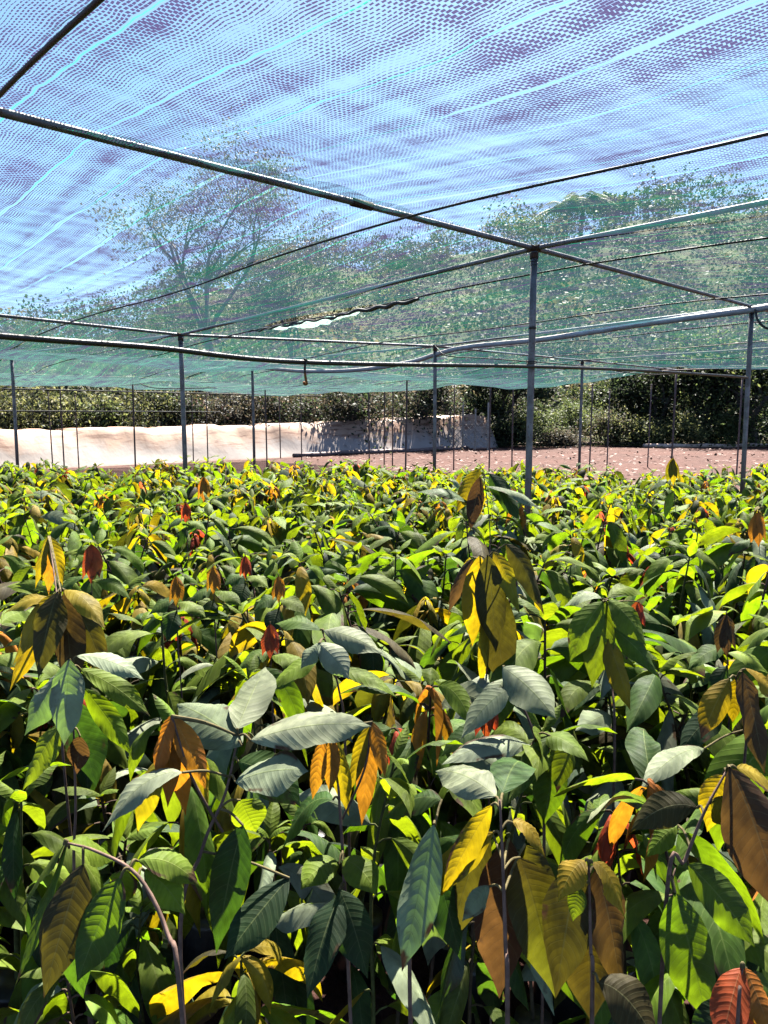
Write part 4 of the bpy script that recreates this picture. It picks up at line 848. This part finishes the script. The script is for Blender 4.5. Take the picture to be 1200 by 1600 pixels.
for (px, py, Y, L, kd, lab) in ((142, 850, 2.5, .16, 'red', 'seedling topped with one big glowing red bunch of young leaves at the left'), (422, 975, 1.75, .10, 'red', 'seedling topped with a small red bunch of young leaves left of the pale flat leaves'),
        (318, 745, 5.4, .22, 'orange', 'distant seedling with a tall rusty orange top beside the brown post'), (290, 785, 3.9, .13, 'red', 'seedling with a small crimson top below the brown post'),
        (333, 885, 2.2, .10, 'orange', 'seedling with a narrow orange shoot among the green tops left of centre'), (1185, 800, 3.2, .18, 'orange', 'seedling with broad orange brown young leaves at the right edge'),
        (1052, 715, 4.9, .22, 'gold', 'seedling with a pointed golden leaf standing above the bed on the right'), (275, 900, 2.1, .10, 'orange', 'seedling with short orange tips left of the narrow orange shoot'),
        (383, 868, 2.4, .09, 'red', 'seedling with a tiny red shoot above the bright green patch'), (1135, 960, 1.9, .13, 'brown', 'seedling with a reddish brown folded leaf at the right'),
        (760, 1080, 1.5, .12, 'red', 'seedling with a thin red leaf hidden behind the bluish green leaf'), (435, 900, 2.1, .09, 'orange', 'seedling with a small rusty shoot in the left middle of the bed')):
    dy = L * F_PX / Y * .85; w_ = L * .34
    hero(lab, [(px + 4, py + dy * 2.5, Y), (px + 2, py + dy * 1.4, Y), (px, py, Y + .01)],
         [(px, py + dy * .8, px - dy * .9, py + dy * 1.3, Y, Y - .03, .07, 'green', .15, UP), (px + 2, py + dy * .9, px + dy, py + dy * 1.4, Y, Y - .03, .07, 'lime', .15, UP), (px, py + dy * 1.2, px - dy * .3, py + dy * 2.2, Y, Y - .05, .07, 'deep', .1, CAM)],
         [(px, py, px - dy * .22, py + dy * .9, Y, Y - .02, w_, kd, .06, CL), (px, py, px, py + dy, Y, Y - .03, w_, kd, .02, CAM), (px, py, px + dy * .22, py + dy * .85, Y, Y - .02, w_, kd, .06, CR)], sr=.003)

glabel = {'green': ('seedling with plain green leaves in the crowded bed', 'green seedlings in the bed'), 'lime': ('seedling with yellow green leaves in the crowded bed', 'yellow green seedlings in the bed'),
          'gold': ('seedling with drooping golden leaves in the crowded bed', 'golden seedlings in the bed'), 'flush': ('green seedling with limp orange young leaves in the crowded bed', 'orange tipped seedlings in the bed'),
          'redflush': ('green seedling with limp red young leaves in the crowded bed', 'red tipped seedlings in the bed')}
NIND = 270; cnt = 0
wts = {0: .11, 1: .11, 2: .11, 3: .11, 4: .09, 5: .09, 6: .08, 7: .08, 8: .07, 9: .05, 10: .03, 11: .07}
pw_ = np.array([wts[k] for k in range(12)]); pw_ /= pw_.sum()
far_pts = []
for (x, y) in pts:
    r_ = math.hypot(x, y)
    if abs(x) > .56 * y + .32: 
        if rp.rand() < .5: continue
    k = rp.choice(12, p=pw_); rz = rp.uniform(0, 6.28); s = rp.uniform(.76, 1.10) if rp.rand() < .88 else rp.uniform(1.08, 1.2)
    if cnt >= NIND: s = min(s, 1.06) * (1.045 if x < -.3 else .97 if y > 7 else 1.0)
    if cnt >= NIND: far_pts.append((x, y, k, rz, s)); continue
    ty, a, b, c = protos[k]
    t = empty('seedling', (x, y, 0), glabel[ty][0], 'seedling', glabel[ty][1], rz); hs = .78 if r_ < 1.7 else rp.uniform(1.0, 1.32); t.scale = (hs, hs, s); t.rotation_euler = (rp.normal() * .05, rp.normal() * .05, rz)
    for nm, me in (('stem', a), ('leaves', b), ('young_leaves', c), ('grow_bag', BAG)): link(nm, me, t)
    cnt += 1
# the rest of the bed, past the nearest three hundred
SA, LA = Acc(), Acc(); lo = []
for k in range(12):
    st, lf, yg = seedling(300 + k, types[k], .95, False, 15, 1.0); a = st.arrays(); b = lf.arrays(); c = yg.arrays(); lo.append((a, b, c))
for (x, y, k, rz, s) in far_pts:
    co, si = math.cos(rz), math.sin(rz); M = np.array([[co, si, 0], [-si, co, 0], [0, 0, s]])
    for arr, acc in ((lo[k][0], SA), (lo[k][1], LA), (lo[k][2], LA)):
        f = 1.0 + .25 * rp.normal() * .5
        acc.add(arr[0] @ M + [x, y, 0], arr[1], arr[2], arr[3] * f, arr[4] * f)
V1, F1, U1, C1, T1 = LA.arrays(); V2, F2, U2, C2, T2 = SA.arrays()
me = mesh_np('distant_seedlings', np.vstack([V1, V2]), np.vstack([F1, F2 + len(V1)]), np.vstack([U1, U2]), np.vstack([C1, C2]), np.vstack([T1, T2]), M_LEAF)
me.materials.append(M_STEM); mi = np.zeros(len(me.polygons), dtype=np.int32); mi[len(F1):] = 1; me.polygons.foreach_set('material_index', mi)
o = link('distant_seedlings', me); tag(o, 'back part of the crowded bed of leafy seedlings reaching to the bare soil', 'seedlings', kind='stuff')
print('seedlings near', cnt, 'far', len(far_pts))
